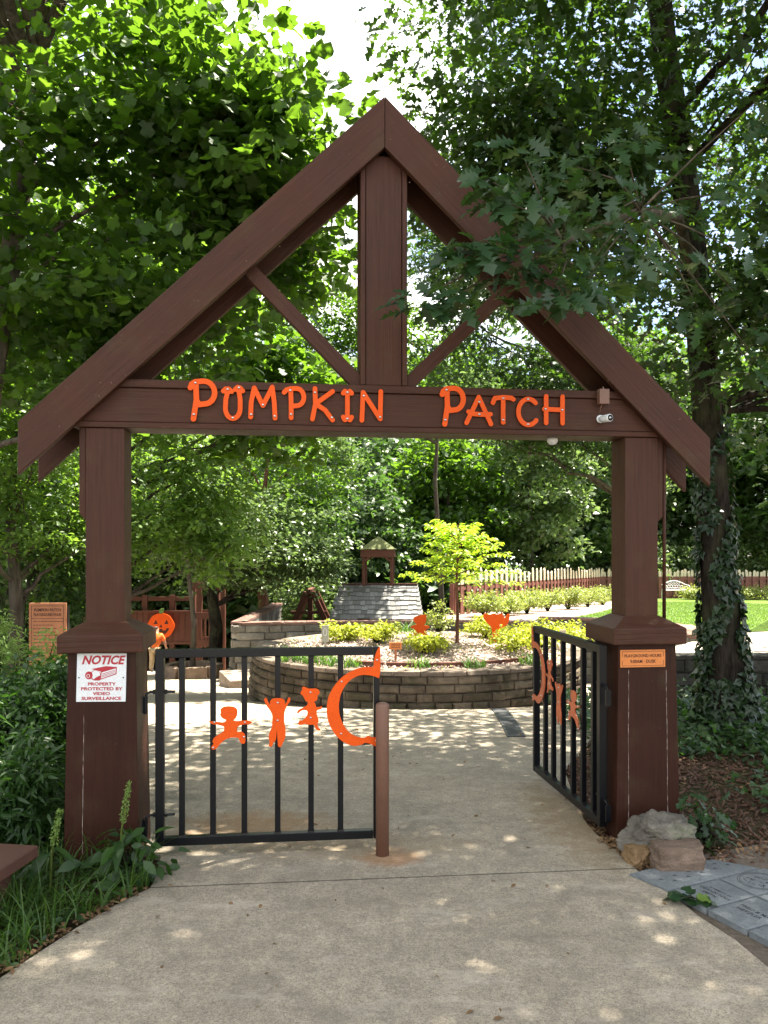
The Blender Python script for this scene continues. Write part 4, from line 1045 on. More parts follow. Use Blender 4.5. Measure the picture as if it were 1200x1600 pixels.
# deck with pumpkin face
D_ = 24.; dk = empty('play_deck', (wx(258, D_), D_, g(D_)), 0, 'brown timber play deck with boarded railing at left', 'play deck')
x0, x1 = wx(130, D_)-wx(258, D_), wx(313, D_)-wx(258, D_); zt_, zb_ = zz(957, D_), zz(1003, D_)
b = MB(); x = x0
while x < x1: b.box((x+.09, 0, (zt_+zb_)/2), (.165, .04, zt_-zb_)); x += .18
b.build('railing_boards', M['play_brown'], dk)
b = MB(); b.box(((x0+x1)/2, 0, zt_+.03), (x1-x0, .16, .06)); b.build('handrail', M['play_brown'], dk)
b = MB(); b.box(((x0+x1)/2, .8, zb_-.03), (x1-x0, 1.7, .08)); b.build('deck_floor', M['play_brown'], dk)
for px in (135, 180, 225, 268, 308):
    b = MB(); b.box((wx(px, D_)-wx(258, D_), .12, zz(930 if px in (268, 225) else 950, D_)/2), (.16, .16, zz(930 if px in (268, 225) else 950, D_))); b.build('post', M['play_brown'], dk, False, .006)
b = MB(); b.box(((x0+x1)/2, .14, zz(936, D_)), (x1-x0, .10, .12)); b.build('top_beam', M['play_brown'], dk)
tw = empty('play_tower', (wx(331, D_), D_-.4, g(D_)), 0, 'open brown timber tower frame behind the plaza tree', 'play tower')
for x in (-.37, .33):
    for y in (-.4, .4):
        b = MB(); b.box((x, y, zz(909, D_)/2), (.15, .15, zz(909, D_))); b.build('post', M['play_brown'], tw, False, .006)
b = MB()
for z_ in (zz(913, D_), zz(958, D_), zz(1000, D_)):
    for y in (-.4, .4): b.box((-.02, y-.08*(1 if y < 0 else -1), z_), (.85, .05, .18))
b.pieces('crossbar', M['play_brown'], tw)
b = MB()
for i in range(5): b.box((-.28+i*.13, -.42, zz(985, D_)), (.05, .05, .85))
b.pieces('baluster', M['play_brown'], tw)
# pumpkin face disc
D_ = 23.8; pk = empty('pumpkin_face', (wx(252, D_), D_, CAMH+(HY-978)/F*D_), 0, 'round orange pumpkin face board with green stem', 'sign')
r_ = .385
V = [(r_*1.02*math.cos(t)*(1+.03*math.cos(6*t)), r_*.98*math.sin(t)) for t in [2*math.pi*i/48 for i in range(48)]]
b = MB(); b.prism(V, lambda p: (p[0], 0, p[1]), lambda p: (p[0], -.03, p[1])); b.build('disc', M['orange'], pk)
b = MB(); fc = [[(-.22, .06), (-.10, .06), (-.15, .19)], [(.10, .06), (.22, .06), (.17, .19)], [(-.05, -.04), (.05, -.04), (0, .05)],
   [(-.25, -.08), (-.17, -.06), (-.15, -.12), (-.06, -.14), (-.05, -.09), (.04, -.09), (.05, -.14), (.14, -.12), (.17, -.06), (.25, -.07), (.17, -.2), (.07, -.26), (.06, -.2), (-.02, -.2), (-.04, -.26), (-.17, -.2)]]
for q in fc: b.prism(q, lambda p: (p[0], -.028, p[1]), lambda p: (p[0], -.034, p[1]))
o = b.build('face', M['dark_ink'], pk)
bm = bmesh.new(); bm.from_mesh(o.data); bmesh.ops.triangulate(bm, faces=bm.faces[:]); bm.to_mesh(o.data); bm.free()
b = MB(); b.prism([(-.05, r_*.95), (.05, r_*.95), (.09, r_*1.36), (-.01, r_*1.36), (-.06, r_*1.2)], lambda p: (p[0], .0, p[1]), lambda p: (p[0], -.03, p[1])); b.build('stem', M['green_paint'], pk)

# ------------------------------------------------------------------ picket fences
def fence(name, label, A_, B_, n, seed, bh=.80, ph_=.30, zf=None):
    A_, B_ = Vector(A_), Vector(B_); rt = empty(name, A_, 0, label, 'fence', 'brown fences with cream picket tops'); rd = random.Random(seed)
    d = (B_-A_); x = d.normalized(); ang = math.atan2(d.y, d.x); Mz = Matrix.Rotation(ang, 3, 'Z')
    b = MB(); c = MB(); nn = Vector((x.y, -x.x, 0))
    for i in range(n):
        p = d*((i+.5)/n); off = nn*(.03 if i % 2 else -.03); ww = d.length/n*.86
        b.box(p+off+Vector((0, 0, bh/2)), (ww, .022, bh), Mz)
        h = ph_*rd.uniform(.7, 1.25); ti = rd.uniform(-.1, .1)
        q = p+off+Vector((0, 0, bh))
        P = [(-ww*.42, 0), (ww*.42, 0), (ww*.42+ti*h, h*rd.uniform(.72, 1)), (ti*h+rd.uniform(-.03, .03), h), (-ww*.42+ti*h, h*rd.uniform(.7, .95))]
        c.prism(P, lambda s_: q+x*s_[0]+nn*.011+Vector((0, 0, s_[1]+.002)), lambda s_: q+x*s_[0]-nn*.011+Vector((0, 0, s_[1]+.002)))
    b.build('boards', M['fence_brown'], rt); c.build('pickets', M['cream'], rt)
    b = MB(); b.bar(Vector((0, 0, bh*.9)), d+Vector((0, 0, bh*.9)), .035, .08); b.bar(Vector((0, 0, .2)), d+Vector((0, 0, .2)), .035, .08); b.pieces('rail', M['fence_brown'], rt)
    k = max(2, int(d.length/2.4))
    for i in range(k+1):
        b = MB(); b.box(d*(i/k)-nn*.09+Vector((0, 0, bh/2-.1)), (.1, .1, bh+.25), Mz); b.build('post', M['fence_brown'], rt)
    return rt
fence('picket_fence', 'brown fence with uneven cream pickets behind the yellow shrubs', (1.75, 19.5, -.22), (9, 33.5, -.52), 74, 1, 1.0, .34)
fence('picket_fence', 'distant brown fence with cream pickets behind the white bench', (9.1, 35.6, -.62), (34, 37, -.66), 150, 2, 1.05, .30)

# ------------------------------------------------------------------ white cast bench
D_ = 34.; be = empty('ornate_bench', (wx(1056, D_), D_, terr(D_)+.01), R(4), 'white ornate cast metal bench on the far lawn', 'bench')
bw = .52
b = MB(); b.box((0, 0, .40), (2*bw, .40, .025)); b.build('seat', M['cast_white'], be)
b = MB(); arcp = [(-bw+2*bw*i/12, .20, .62+.17*math.sin(math.pi*i/12)) for i in range(13)]
b.tube(arcp, .018, 6); b.tube([(-bw, .2, .42), (bw, .2, .42)], .016, 6)
for k in range(9):
    cx = -bw*.86+k*bw*.215; zc_ = .50+.05*math.sin(math.pi*(k+.5)/9)
    b.tube([(cx+.055*math.cos(2*math.pi*i/10), .2, zc_+.06*math.sin(2*math.pi*i/10)) for i in range(11)], .010, 4)
    if 1 < k < 7: b.tube([(cx+.045*math.cos(2*math.pi*i/8), .2, zc_+.13+.04*math.sin(2*math.pi*i/8)) for i in range(9)], .010, 4)
b.build('backrest', M['cast_white'], be)
for x in (-bw, bw):
    for y in (-.17, .17):
        b = MB(); b.tube([(x, y, .40), (x*1.05, y*1.05, .2), (x*.98, y*1.2, 0)], .018, 6); b.build('leg', M['cast_white'], be)
    b = MB(); b.tube([(x, -.18, .40), (x, -.2, .56), (x, -.1, .61), (x, .2, .62)], .016, 6); b.build('armrest', M['cast_white'], be)

# ------------------------------------------------------------------ planter plants, markers and cut-outs
def bush(name, label, loc, r, h, n, size, T, lm, seed, group=None, cat='shrub', tilt=.8, stems=12):
    rng = np.random.default_rng(seed); rd = random.Random(seed); rt = empty(name, loc, 0, label, cat, group)
    st = MB(); cl = []
    for i in range(stems):
        a = rd.uniform(0, 6.28); q = rd.uniform(.2, 1)**.5; e = Vector((r*.85*q*math.cos(a), r*.85*q*math.sin(a), h*rd.uniform(.55, 1)*(1-.35*q)))
        st.tube([(0, 0, -.02), e*.45+Vector((0, 0, h*.12)), e], [.012, .008, .003], 4, False)
        for k in range(3): cl.append((np.array(e)*rd.uniform(.55, 1.0)+np.array([rd.uniform(-1, 1), rd.uniform(-1, 1), rd.uniform(-.3, .3)])*r*.25, r*rd.uniform(.22, .42)))
    st.build('stems', M['bark_dark'], rt)
    C, Nn, Sz, D, cv = clump_leaves(cl, n/len(cl), size, rng, .7, tilt, .1); D[:, 2] += .6
    keep = C[:, 2] > .0; link('foliage', leaf_mesh('foliage', C[keep], Nn[keep], Sz[keep], T, rng, D[keep], cv[keep]), lm, rt)
    return rt
def bp(px, D): x = wx(px, D); return (x, D, bedz(x, D))
G1 = 'golden shrubs in the round planter'
for i, (px, D, r, h, lab, lm) in enumerate([
    (535, 11.2, .34, .34, 'golden shrub at left of the planter by grey marker', 'gold'), (588, 10.8, .30, .33, 'golden shrub beside the small orange name post', 'gold'),
    (662, 10.0, .28, .34, 'golden shrub growing round the left orange cut-out', 'gold'), (760, 11.6, .35, .42, 'golden shrub behind the young lime tree', 'gold'),
    (800, 10.4, .42, .42, 'large golden shrub in front of the right orange cut-out', 'gold'), (848, 11.0, .42, .46, 'golden shrub seen through the open gate bars', 'gold'), (880, 12.2, .4, .45, 'golden shrub furthest right in the planter', 'gold')]):
    bush('golden_shrub', lab, bp(px, D), r, h, 1500, .055, T_LEAF, L[lm], 20+i, G1)
bush('wispy_shrub', 'taller wispy green shrub behind left orange cut-out', bp(685, 12.5), .34, .62, 700, .05, T_LEAF, L['shrub'], 40)
def tuft(name, label, px, D, r, h, n, seed, group='grassy tufts in the round planter'):
    rng = np.random.default_rng(seed); pts = []
    for i in range(n):
        a = rng.uniform(0, 6.28); q = r*math.sqrt(rng.random())*.5; pts.append((q*math.cos(a), q*math.sin(a), 0))
    o = grass_patch(name, pts, h, .014, rng, L['grass'], .75); o.location = bp(px, D); return tag(o, label, 'plant', group)
tuft('daylily', 'strappy green clump at left rim of the planter', 462, 9.9, .5, .28, 170, 1)
tuft('daylily', 'strappy green clump behind third bar of closed gate', 505, 9.6, .5, .26, 170, 2)
tuft('daylily', 'strappy green clump nearest the orange gate crescent', 540, 9.4, .4, .22, 120, 3)
tuft('daylily', 'small green clump under the little orange name post', 655, 9.35, .3, .16, 90, 4)
tuft('daylily', 'dark green clump at front rim right of the young tree', 742, 9.3, .25, .2, 90, 5)
tuft('daylily', 'green clump at right front beside the open gate', 832, 9.6, .35, .22, 120, 6)
tuft('daylily', 'green clump at the back behind left orange cut-out', 640, 12.3, .5, .28, 120, 7)
# scatter of small low plants over the bed
pts = []; rng = np.random.default_rng(77)
for i in range(1700):
    a = rng.uniform(0, 6.28); r_ = 2.05*math.sqrt(rng.random()); x, y = PC[0]+r_*math.cos(a), PC[1]+r_*math.sin(a)
    if math.sin(x*3.1)+math.sin(y*4.3+1) > .5: pts.append((x, y, bedz(x, y)+rng.random()*.05))
P_ = np.array(pts); tag(link('ground_cover', leaf_mesh('ground_cover', P_, rng.normal(size=P_.shape)*.6+[0, 0, 1], rng.uniform(.03, .06, len(P_)), T_LEAF, rng), L['shrub']), 'low green ground cover spreading between the planter shrubs', 'ground cover', kind='stuff')

# young lime tree
D_ = 10.7; bx_, by_, bz_ = bp(714, D_); rd = random.Random(12); rng = np.random.default_rng(12)
yt = empty('young_tree', (bx_, by_, bz_), 0, 'young slender tree with lime yellow leaves in the planter', 'tree')
m = MB(); zt_ = 1.65+(HY-832)/F*D_-bz_; m.tube([(0, 0, -.02), (.01, 0, .45), (-.005, .01, .9), (.02, 0, zt_)], [.026, .022, .017, .005], 8, False)
C = []; Nn = []; D = []; cv = []
for i in range(34):
    t = i/33; z0 = .78+t*(zt_-.82); a = i*2.4+rd.uniform(-.3, .3); ln = (.92-.45*t)*rd.uniform(.75, 1.12); 
    up = .25+.55*t
    p0 = Vector((0.01, 0, z0)); dirv = Vector((math.cos(a), math.sin(a), up)).normalized()
    pts = [p0+dirv*ln*q+Vector((0, 0, -.22*ln*q*q)) for q in (0, .33, .66, 1)]
    m.tube(pts, [.009, .006, .004, .0015], 4, False)
    for k in range(66):
        q = .2+.8*k/66; p = p0+dirv*ln*q+Vector((0, 0, -.22*ln*q*q)); side = 1 if k % 2 else -1
        sp = Vector((-dirv.y, dirv.x, 0)).normalized(); off = sp*side*rd.uniform(0, .16)*(1.15-q)
        C.append(p+off+Vector((0, 0, rd.uniform(-.03, .03)))); Nn.append((rd.uniform(-.5, .5), rd.uniform(-.5, .5), 1)); D.append(dirv*.6+sp*side*.9+Vector((0, 0, -.3))); cv.append(t)
m.build('trunk', M['bark_red'], yt, True)
link('crown', leaf_mesh('crown', np.array([tuple(c) for c in C]), np.array(Nn), np.full(len(C), .075)*rng.uniform(.7, 1.15, len(C)), T_LEAF, rng, np.array([tuple(c) for c in D]), np.array(cv)), L['lime'], yt)

# orange cut-outs in the bed (generic child-like silhouettes)
def cutout(name, label, px, D, P, H, py):
    x, y, z = bp(px, D); rt = empty(name, (x, y, z), 0, label, 'cut-out'); sc_ = H
    Q = smooth_poly([(p[0]*sc_, p[1]*sc_) for p in P]); b = MB(); b.prism(Q, lambda p: (p[0], 0, p[1]), lambda p: (p[0], -.012, p[1])); o = b.build('board', M['orange'], rt)
    bm = bmesh.new(); bm.from_mesh(o.data); bmesh.ops.triangulate(bm, faces=[f for f in bm.faces if len(f.verts) > 4]); bmesh.ops.recalc_face_normals(bm, faces=bm.faces[:]); bm.to_mesh(o.data); bm.free()
    b = MB(); b.box((0, .012, .03), (.025, .02, .2)); b.build('stake', M['play_brown'], rt); return rt
CH1 = [(-.28, .0), (-.15, .0), (-.10, .25), (.05, .28), (.12, .02), (.28, .02), (.26, .3), (.2, .45), (.36, .50), (.34, .56), (.14, .60), (.2, .66), (.24, .8), (.22, 1.0), (.05, .96), (-.1, .93), (-.24, .86), (-.22, .72), (-.1, .62), (-.3, .58), (-.34, .5), (-.16, .46), (-.24, .25)]
cutout('child_cut_out', 'orange metal cut-out half hidden by left golden shrub', 656, 10.9, CH1, .38, 975)
CH2 = [(-.08, -.05), (.06, .0), (.12, .18), (.14, .35), (.1, .5), (.3, .55), (.42, .72), (.45, .98), (.36, .97), (.28, .82), (.2, 1.0), (.05, .95), (-.08, 1.0), (-.2, .95), (-.4, 1.0), (-.42, .86), (-.32, .7), (-.15, .55), (-.12, .3), (-.2, .1), (-.18, -.04)]
cutout('child_cut_out', 'orange metal cut-out with raised arms behind large golden shrub', 775, 11.0, CH2, .42, 970)
def marker(name, label, px, py, D, w_, h_, m, stake, mt):
    x, y, z = bp(px, D); zc_ = CAMH+(HY-py)/F*D-z; rt = empty(name, (x, y, z), R(4), label, 'plant marker'); b = MB(); b.box((0, -.008, zc_), (w_, .014, h_)); pb = b.build('plate', m, rt, False, .002)
    b = MB(); b.box((0, .006, zc_/2), (.03, .014, zc_)); b.build('stake', stake, rt)
    if mt:
        b = MB()
        for i in range(3): b.box((0, -.0157, zc_+h_*(.25-.25*i)), (w_*.7, .0012, .006))
        b.build('engraved_lines', mt, rt)
    return rt
marker('plant_marker', 'small orange name plate on a post at planter front', 618, 1009, 9.6, .15, .085, M['sign_orange'], M['info_board'], M['dark_ink'])
rtm = marker('plant_marker', 'grey green marker plate at left rim of the planter', 508, 990, 10.6, .095, .22, M['grey_sign'], M['grey_sign'], None)
b = MB(); b.tube([(.022*math.cos(t)*1, -.0165, .23+.05*math.sin(t)) for t in [6.283*i/12 for i in range(13)]], .003, 4); b.build('emblem', M['white'], rtm)
for px, lb in ((566, 'white plant label behind left golden shrub, left one of two'), (577, 'white plant label behind left golden shrub, right one of two')):
    marker('plant_label', lb, px, 981, 12.3, .075, .09, M['white'], M['white'], M['grey_sign'])
marker('plant_marker', 'cream marker block above the open gate rail', 879, 990, 10.4, .085, .10, M['cream'], M['cream'], None)

# shrubs along the fence
for i, (px, D, r, h) in enumerate([(757, 18.6, .52, .75), (792, 19.2, .42, .6), (824, 20.4, .62, .85), (856, 22, .5, .72), (888, 23.5, .66, .9), (918, 25.5, .66, .85), (942, 27.5, .66, .9)]):
    lab = ['loose yellow green shrub at the near end of the fence', 'small yellow green shrub second from near fence end', 'broad yellow green shrub third along the picket fence', 'narrow yellow green shrub fourth along the picket fence',
           'dense yellow green shrub fifth along the picket fence', 'rounded yellow green shrub sixth along fence near lawn', 'yellow green shrub furthest along fence beside right pillar'][i]
    bush('fence_shrub', lab, (wx(px, D), D, terr(D)-.02), r, h, 2600, .07, T_LEAF, L['shrub'], 50+i, 'yellow green shrubs in front of the fence', stems=18)
for i, (px, D, r, h) in enumerate([(1090, 33.5, .9, .7), (1103, 34, .8, .7), (1182, 33, 1.0, .7), (1150, 34.5, .9, .7)]):
    bush('fence_shrub', ['low shrub right beside the white bench', 'low shrub between white bench and ivy trunk', 'low shrub at right edge before distant fence', 'low shrub just right of ivy trunk by fence'][i], (wx(px, D), D, terr(D)-.02), r, h, 1800, .1, T_LEAF, L['shrub'], 60+i, 'low shrubs before the distant fence')

# ------------------------------------------------------------------ hedge and weeds at left
def leafy(name, label, boxes, n, size, T, lm, seed, cat='shrub', tilt=.9, group=None):
    rng = np.random.default_rng(seed); rd = random.Random(seed); c0 = boxes[0][0]; rt = empty(name, (c0[0], c0[1], 0), 0, label, cat, group); cl = []; st = MB()
    for c, r in boxes:
        for k in range(26):
            p = rng.normal(size=3); p /= np.linalg.norm(p); p *= rng.uniform(.55, 1)
            q = np.array(c)+p*np.array(r); q[2] = max(q[2], .04); q = q-np.array([c0[0], c0[1], 0]); cl.append((q, .12+.35*min(r)*rng.random()))
            st.tube([((c[0]-c0[0])+rd.uniform(-.1, .1), (c[1]-c0[1])+rd.uniform(-.1, .1), 0), (q[0]*.6+(c[0]-c0[0])*.4, q[1]*.6+(c[1]-c0[1])*.4, q[2]*.6), tuple(q)], [.012, .007, .003], 4, False)
    st.build('stems', M['bark_dark'], rt)
    C, Nn, Sz, D, cv = clump_leaves(cl, n/len(cl), size, rng, .8, tilt, .15)
    k = C[:, 2] > -.01; link('foliage', leaf_mesh('foliage', C[k], Nn[k], Sz[k], T, rng, D[k], cv[k]), lm, rt); return rt
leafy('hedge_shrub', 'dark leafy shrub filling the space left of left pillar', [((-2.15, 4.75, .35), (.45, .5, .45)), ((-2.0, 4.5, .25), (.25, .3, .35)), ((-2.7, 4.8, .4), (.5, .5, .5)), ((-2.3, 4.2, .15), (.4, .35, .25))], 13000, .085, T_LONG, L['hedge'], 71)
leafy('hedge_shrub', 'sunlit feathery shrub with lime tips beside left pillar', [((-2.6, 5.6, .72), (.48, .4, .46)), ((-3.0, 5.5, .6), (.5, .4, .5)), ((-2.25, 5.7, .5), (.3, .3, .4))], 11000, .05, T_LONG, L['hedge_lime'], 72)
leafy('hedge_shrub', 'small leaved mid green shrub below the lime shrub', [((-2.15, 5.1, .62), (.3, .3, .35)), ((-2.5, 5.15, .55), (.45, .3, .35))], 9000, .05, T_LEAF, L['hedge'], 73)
leafy('hedge_shrub', 'tall dark shrub behind the information board', [((-5.2, 11.5, 1.0), (1.6, .9, 1.1)), ((-7, 12, 1.2), (1.4, .9, 1.3))], 9000, .10, T_LEAF, L['oak_far'], 74)
# grass verge
VERGE = [(-3.2, 1.0), (-2.0, 2.0), (-1.72, 2.3), (-1.49, 3.05), (-1.42, 3.26), (-1.345, 3.48), (-1.26, 3.68), (-1.15, 3.87), (-1.18, 4.12), (-1.75, 4.15), (-2.1, 4.2), (-3.2, 4.0)]
rng = np.random.default_rng(9); pts = []
while len(pts) < 4200:
    x, y = rng.uniform(-3.2, -1.14), rng.uniform(1.5, 4.2)
    if inpoly(x, y, VERGE) and (math.sin(x*9+y*3)+math.sin(y*11-x*4) > -.7 or rng.random() < .25): pts.append((x, y, -.01))
tag(grass_patch('grass', pts, .26, .009, rng, L['grass'], .85), 'long arching green grass on the verge left of the path', 'grass', kind='stuff')
pts = []
while len(pts) < 2600:
    x, y = rng.uniform(-2.6, -1.12), rng.uniform(2.4, 4.25)
    if inpoly(x, y, VERGE) and not inpoly(x, y, PATH): pts.append((x, y, .01+rng.random()*.05))
P_ = np.array(pts); tag(link('weeds', leaf_mesh('weeds', P_, rng.normal(size=P_.shape)*.5+[0, 0, 1], rng.uniform(.02, .06, len(P_)), T_LEAF, rng), L['hedge']), 'low broad leaved weeds under the verge grass', 'weeds', kind='stuff')
pts = []
E1 = [(-1.474, 3.07), (-1.41, 3.26), (-1.336, 3.48), (-1.243, 3.70), (-1.136, 3.89)]; E2 = [(1.21, 4.77), (1.25, 4.5), (1.285, 4.32), (1.305, 4.1), (1.2, 5.3)]
for E in (E1, E2, [(1.2, 4.5), (1.3, 4.3), (1.5, 4.4), (2.2, 4.35)]):
    for a, b_ in zip(E[:-1], E[1:]):
        for i in range(70):
            t = rng.random(); s_ = -1 if E is E1 else 1; pts.append((a[0]+(b_[0]-a[0])*t+s_*abs(rng.normal())*.05, a[1]+(b_[1]-a[1])*t+rng.normal()*.03, .008+rng.random()*.01))
for i in range(900): pts.append((rng.uniform(1.5, 4.5), rng.uniform(4.25, 8), .0))
for i in range(130):
    x, y = rng.uniform(-1.2, 1.3), rng.uniform(2.6, 8); pts.append((x, y, .009))
P_ = np.array(pts); tag(link('leaf_litter', leaf_mesh('leaf_litter', P_, rng.normal(size=P_.shape)*.3+[0, 0, 1], rng.uniform(.012, .045, len(P_)), T_LEAF, rng), L['dry']), 'dry brown leaves and twigs littering the path edges', 'leaf litter', kind='stuff')
# dock weeds
def dock(label, loc, h, seed, nl=9):
    rd = random.Random(seed); rng = np.random.default_rng(seed); rt = empty('dock_weed', loc, 0, label, 'weed', 'tall seeding weeds on the verge')
    top = Vector((.05, 0, h)); b = MB(); b.tube([(0, 0, 0), (.01, 0, h*.5), top], [.006, .005, .002], 6, False); b.build('stem', L['shrub'], rt)
    C = []; Nn = []; D = []
    for i in range(nl):
        z = h*rd.uniform(.1, .55); a = rd.uniform(0, 6.28); C.append((0, 0, z)); D.append((math.cos(a), math.sin(a), .3)); Nn.append((-.3*math.cos(a), -.3*math.sin(a), 1))
    link('leaf', leaf_mesh('leaf', np.array(C), np.array(Nn), rng.uniform(.10, .19, nl), mirror_leaf([(0, 0), (.18, .02), (.3, .13), (.6, .16), (.85, .07), (1, 0)], .3, .8), rng, np.array(D)), L['hedge'], rt)
    n = 260; z = rng.uniform(.5, 1, n)**.8*h; a = rng.uniform(0, 6.28, n); r_ = .022*(1.15-z/h)+.004
    C = np.stack([r_*np.cos(a)+.05*(z/h)**2, r_*np.sin(a), z], 1); link('seed_head', leaf_mesh('seed_head', C, rng.normal(size=C.shape), np.full(n, .013), T_LEAF, rng), L['gold'] if 0 else L['hedge_lime'], rt)
dock('tall seeding weed in front of left pillar near gate', (wx(187, 4.02), 4.02, 0), .48, 1)
dock('shorter seeding weed left of left pillar', (wx(78, 3.85), 3.85, 0), .40, 2, 5)
leafy('broadleaf_weed', 'clump of broad leaves at right foot of left pillar', [((-1.27, 4.0, .10), (.12, .1, .10))], 45, .10, T_LEAF, L['hedge'], 75, 'weed')
# right side ivy ground cover and seedlings
rng = np.random.default_rng(31); pts = []
while len(pts) < 6000:
    x, y = rng.uniform(1.75, 7.5), rng.uniform(6.2, 8.9)
    dd = math.hypot(x-3.1, y-7.3)
    if rng.random() < max(.12, 1.15-dd*.42)*(.4+.6*(math.sin(x*4)+math.sin(y*5) > -.5)): pts.append((x, y, abs(rng.normal())*.09))
for (cx, cy, n) in ((2.75, 5.3, 200), (3.0, 4.9, 200), (3.2, 5.8, 300)):
    for i in range(n): pts.append((cx+rng.normal()*.22, cy+rng.normal()*.16, abs(rng.normal())*.07))
P_ = np.array(pts); tag(link('ivy_ground_cover', leaf_mesh('ivy_ground_cover', P_, rng.normal(size=P_.shape)*.5+[0, -.2, 1], rng.uniform(.04, .085, len(P_)), T_IVY, rng), L['hedge']), 'dark ivy spreading over mulch around the oak trunk', 'ivy', kind='stuff')
leafy('oak_seedling', 'dark green seedling behind the grey boulder', [((wx(1105, 4.5), 4.5, .10), (.09, .07, .10))], 60, .085, T_OAK2, L['oak'], 76, 'seedling')
# sprig on the paver
sp_ = empty('leaf_sprig', (wx(1078, 3.72), 3.70, .02), 0, 'green leafy sprig lying on the edge of engraved paver', 'sprig')
rng = np.random.default_rng(6); b = MB(); b.tube([(-.08, .05, .0), (0, 0, .02), (.07, -.03, .01)], .0025, 5); b.build('twig', M['bark_dark'], sp_)
C = np.stack([np.linspace(-.07, .07, 11), np.linspace(.04, -.035, 11), np.full(11, .015)], 1)+rng.normal(size=(11, 3))*.008
link('leaf', leaf_mesh('leaf', C, rng.normal(size=C.shape)*.3+[0, 0, 1], np.full(11, .07), T_TULIP, rng), L['oak'], sp_)

# ------------------------------------------------------------------ the ivy clad oak, right
rng = np.random.default_rng(101)
def T7(px, py, D=7.3): return tuple(wpt(px, py, D))
otp = [(wx(1135, 7.3), 7.3, -.05), T7(1132, 1050), T7(1122, 900), T7(1112, 760), T7(1102, 600), T7(1086, 420), T7(1066, 250), T7(1040, 90), T7(1025, -60), (2.35, 7.2, 8.6), (2.2, 7.0, 10.5)]
otr = [.25, .18, .15, .14, .13, .12, .115, .11, .10, .09, .05]
cent = []
cent += list(ell(rng, (3.2, 8.0, 6.6), (3.6, 3.2, 3.0), 150, .45))
cent += list(ell(rng, (5.6, 8.2, 4.2), (2.2, 3.0, 2.6), 100, .3))
cent += list(ell(rng, (1.9, 6.8, 5.0), (1.7, 1.3, 1.1), 46, .2))
cent += list(ell(rng, (2.9, 6.4, 3.7), (1.2, 1.1, .9), 34, .2))
cent += list(ell(rng, (2.6, 4.6, 8.3), (3.7, 3.5, 1.0), 190, .1))      # unseen extension of the crown, added overhead to shade the path
def sunny(c):                            # would this clump shade the sunny plaza, the planter bed or a dapple?
    k = c[2]/SUN_DIR.z; x, y = c[0]-SUN_DIR.x*k, c[1]-SUN_DIR.y*k
    if c[2] > 6.5 and any(math.hypot(x-a, y-b) < q for a, b, q in ((-.75, 3.3, .30), (.35, 3.2, .32), (-.15, 2.7, .26), (.95, 2.85, .28), (-.5, 4.05, .3))): return True   # gaps that let dapples through
    return (-4.2 < x < -.15 and 7.5+.12*x < y < 15) or (-1.6 < x < 2.6 and 9.9 < y < 13.2)
def okc(c):
    x, y, z = c
    if sunny(c): return False
    if y < .6 and z < 5: return False
    px = 600+F*x/max(y, .1); py = HY-F*(z-CAMH)/max(y, .1)
    if z < 2.2 or (z < 3.0 and x < 2.6): return False
    if 2.2 < z < 9 and abs(px-(1028+.14*py)) < 72 and y < 7.9: return False
    if y > 10.2 and px < 1000: return False
    if y > 3 and x < .05*y: return (py < -120)
    if y < 4.9 and py > -60 : return False
    return True
cent = [c for c in cent if okc(c)]
# limbs that hang in front of the gable
tree('oak_tree', 'big oak with dark ivy clad trunk right of gateway', 'tree', otp, otr, cent, .62, 128, .155, T_OAK2, L['oak_far'], M['bark_dark'], 102, flat=.4, tilt=.6, smin=2.9, br=.018)
oak = bpy.data.objects['oak_tree']; ob = Vector(otp[0])
near_c = [(830, 385, 4.02, .17), (775, 392, 3.95, .15), (735, 385, 3.9, .12), (700, 474, 3.85, .08), (655, 468, 3.8, .08), (850, 440, 3.95, .15), (800, 320, 4.0, .13), (770, 285, 4.0, .10), (880, 340, 4.05, .2), (930, 400, 4.1, .24), (960, 330, 4.2, .28), (1000, 300, 4.3, .3), (1020, 400, 4.4, .22),
          (865, 470, 3.9, .12), (905, 450, 4.0, .14), (810, 420, 4.0, .10), (1150, 390, 4.7, .26), (1150, 300, 4.6, .3), (900, 260, 4.3, .25), (820, 250, 4.3, .2), (1000, 420, 4.5, .28), (1150, 460, 4.9, .3), (1090, 480, 4.9, .28), (1180, 560, 5.2, .3), (980, 240, 4.5, .3), (1180, 160, 4.9, .3)]
m = MB(); cl = []; rd = random.Random(3); hub = wpt(1000, 330, 5.0)-ob; hub2 = wpt(880, 380, 4.35)-ob
m.tube([trunk_at(otp, 4.1)-ob, wpt(1060, 340, 6.2)-ob, hub], [.05, .04, .028], 7, False); m.tube([hub, wpt(940, 350, 4.6)-ob, hub2], [.028, .02, .014], 6, False)
for px, py, D, r in near_c:
    c = wpt(px, py, D)-ob; cl.append((np.array(c), r)); s_ = hub2 if px < 900 else hub
    m.tube([s_, s_.lerp(c, .5)+Vector((rd.uniform(-.05, .05), rd.uniform(-.05, .05), .04)), c], [.009, .006, .0025], 5, False)
m.build('limb', M['bark_grey'], oak, True)
C, Nn, Sz, D, cv = clump_leaves(cl, 22, .165, rng, .55, .5, .35)
Nn = Nn+np.array([0, -.55, 0])
link('foliage', leaf_mesh('foliage', C, Nn, Sz, T_OAK, rng, D, cv), L['oak'], oak)
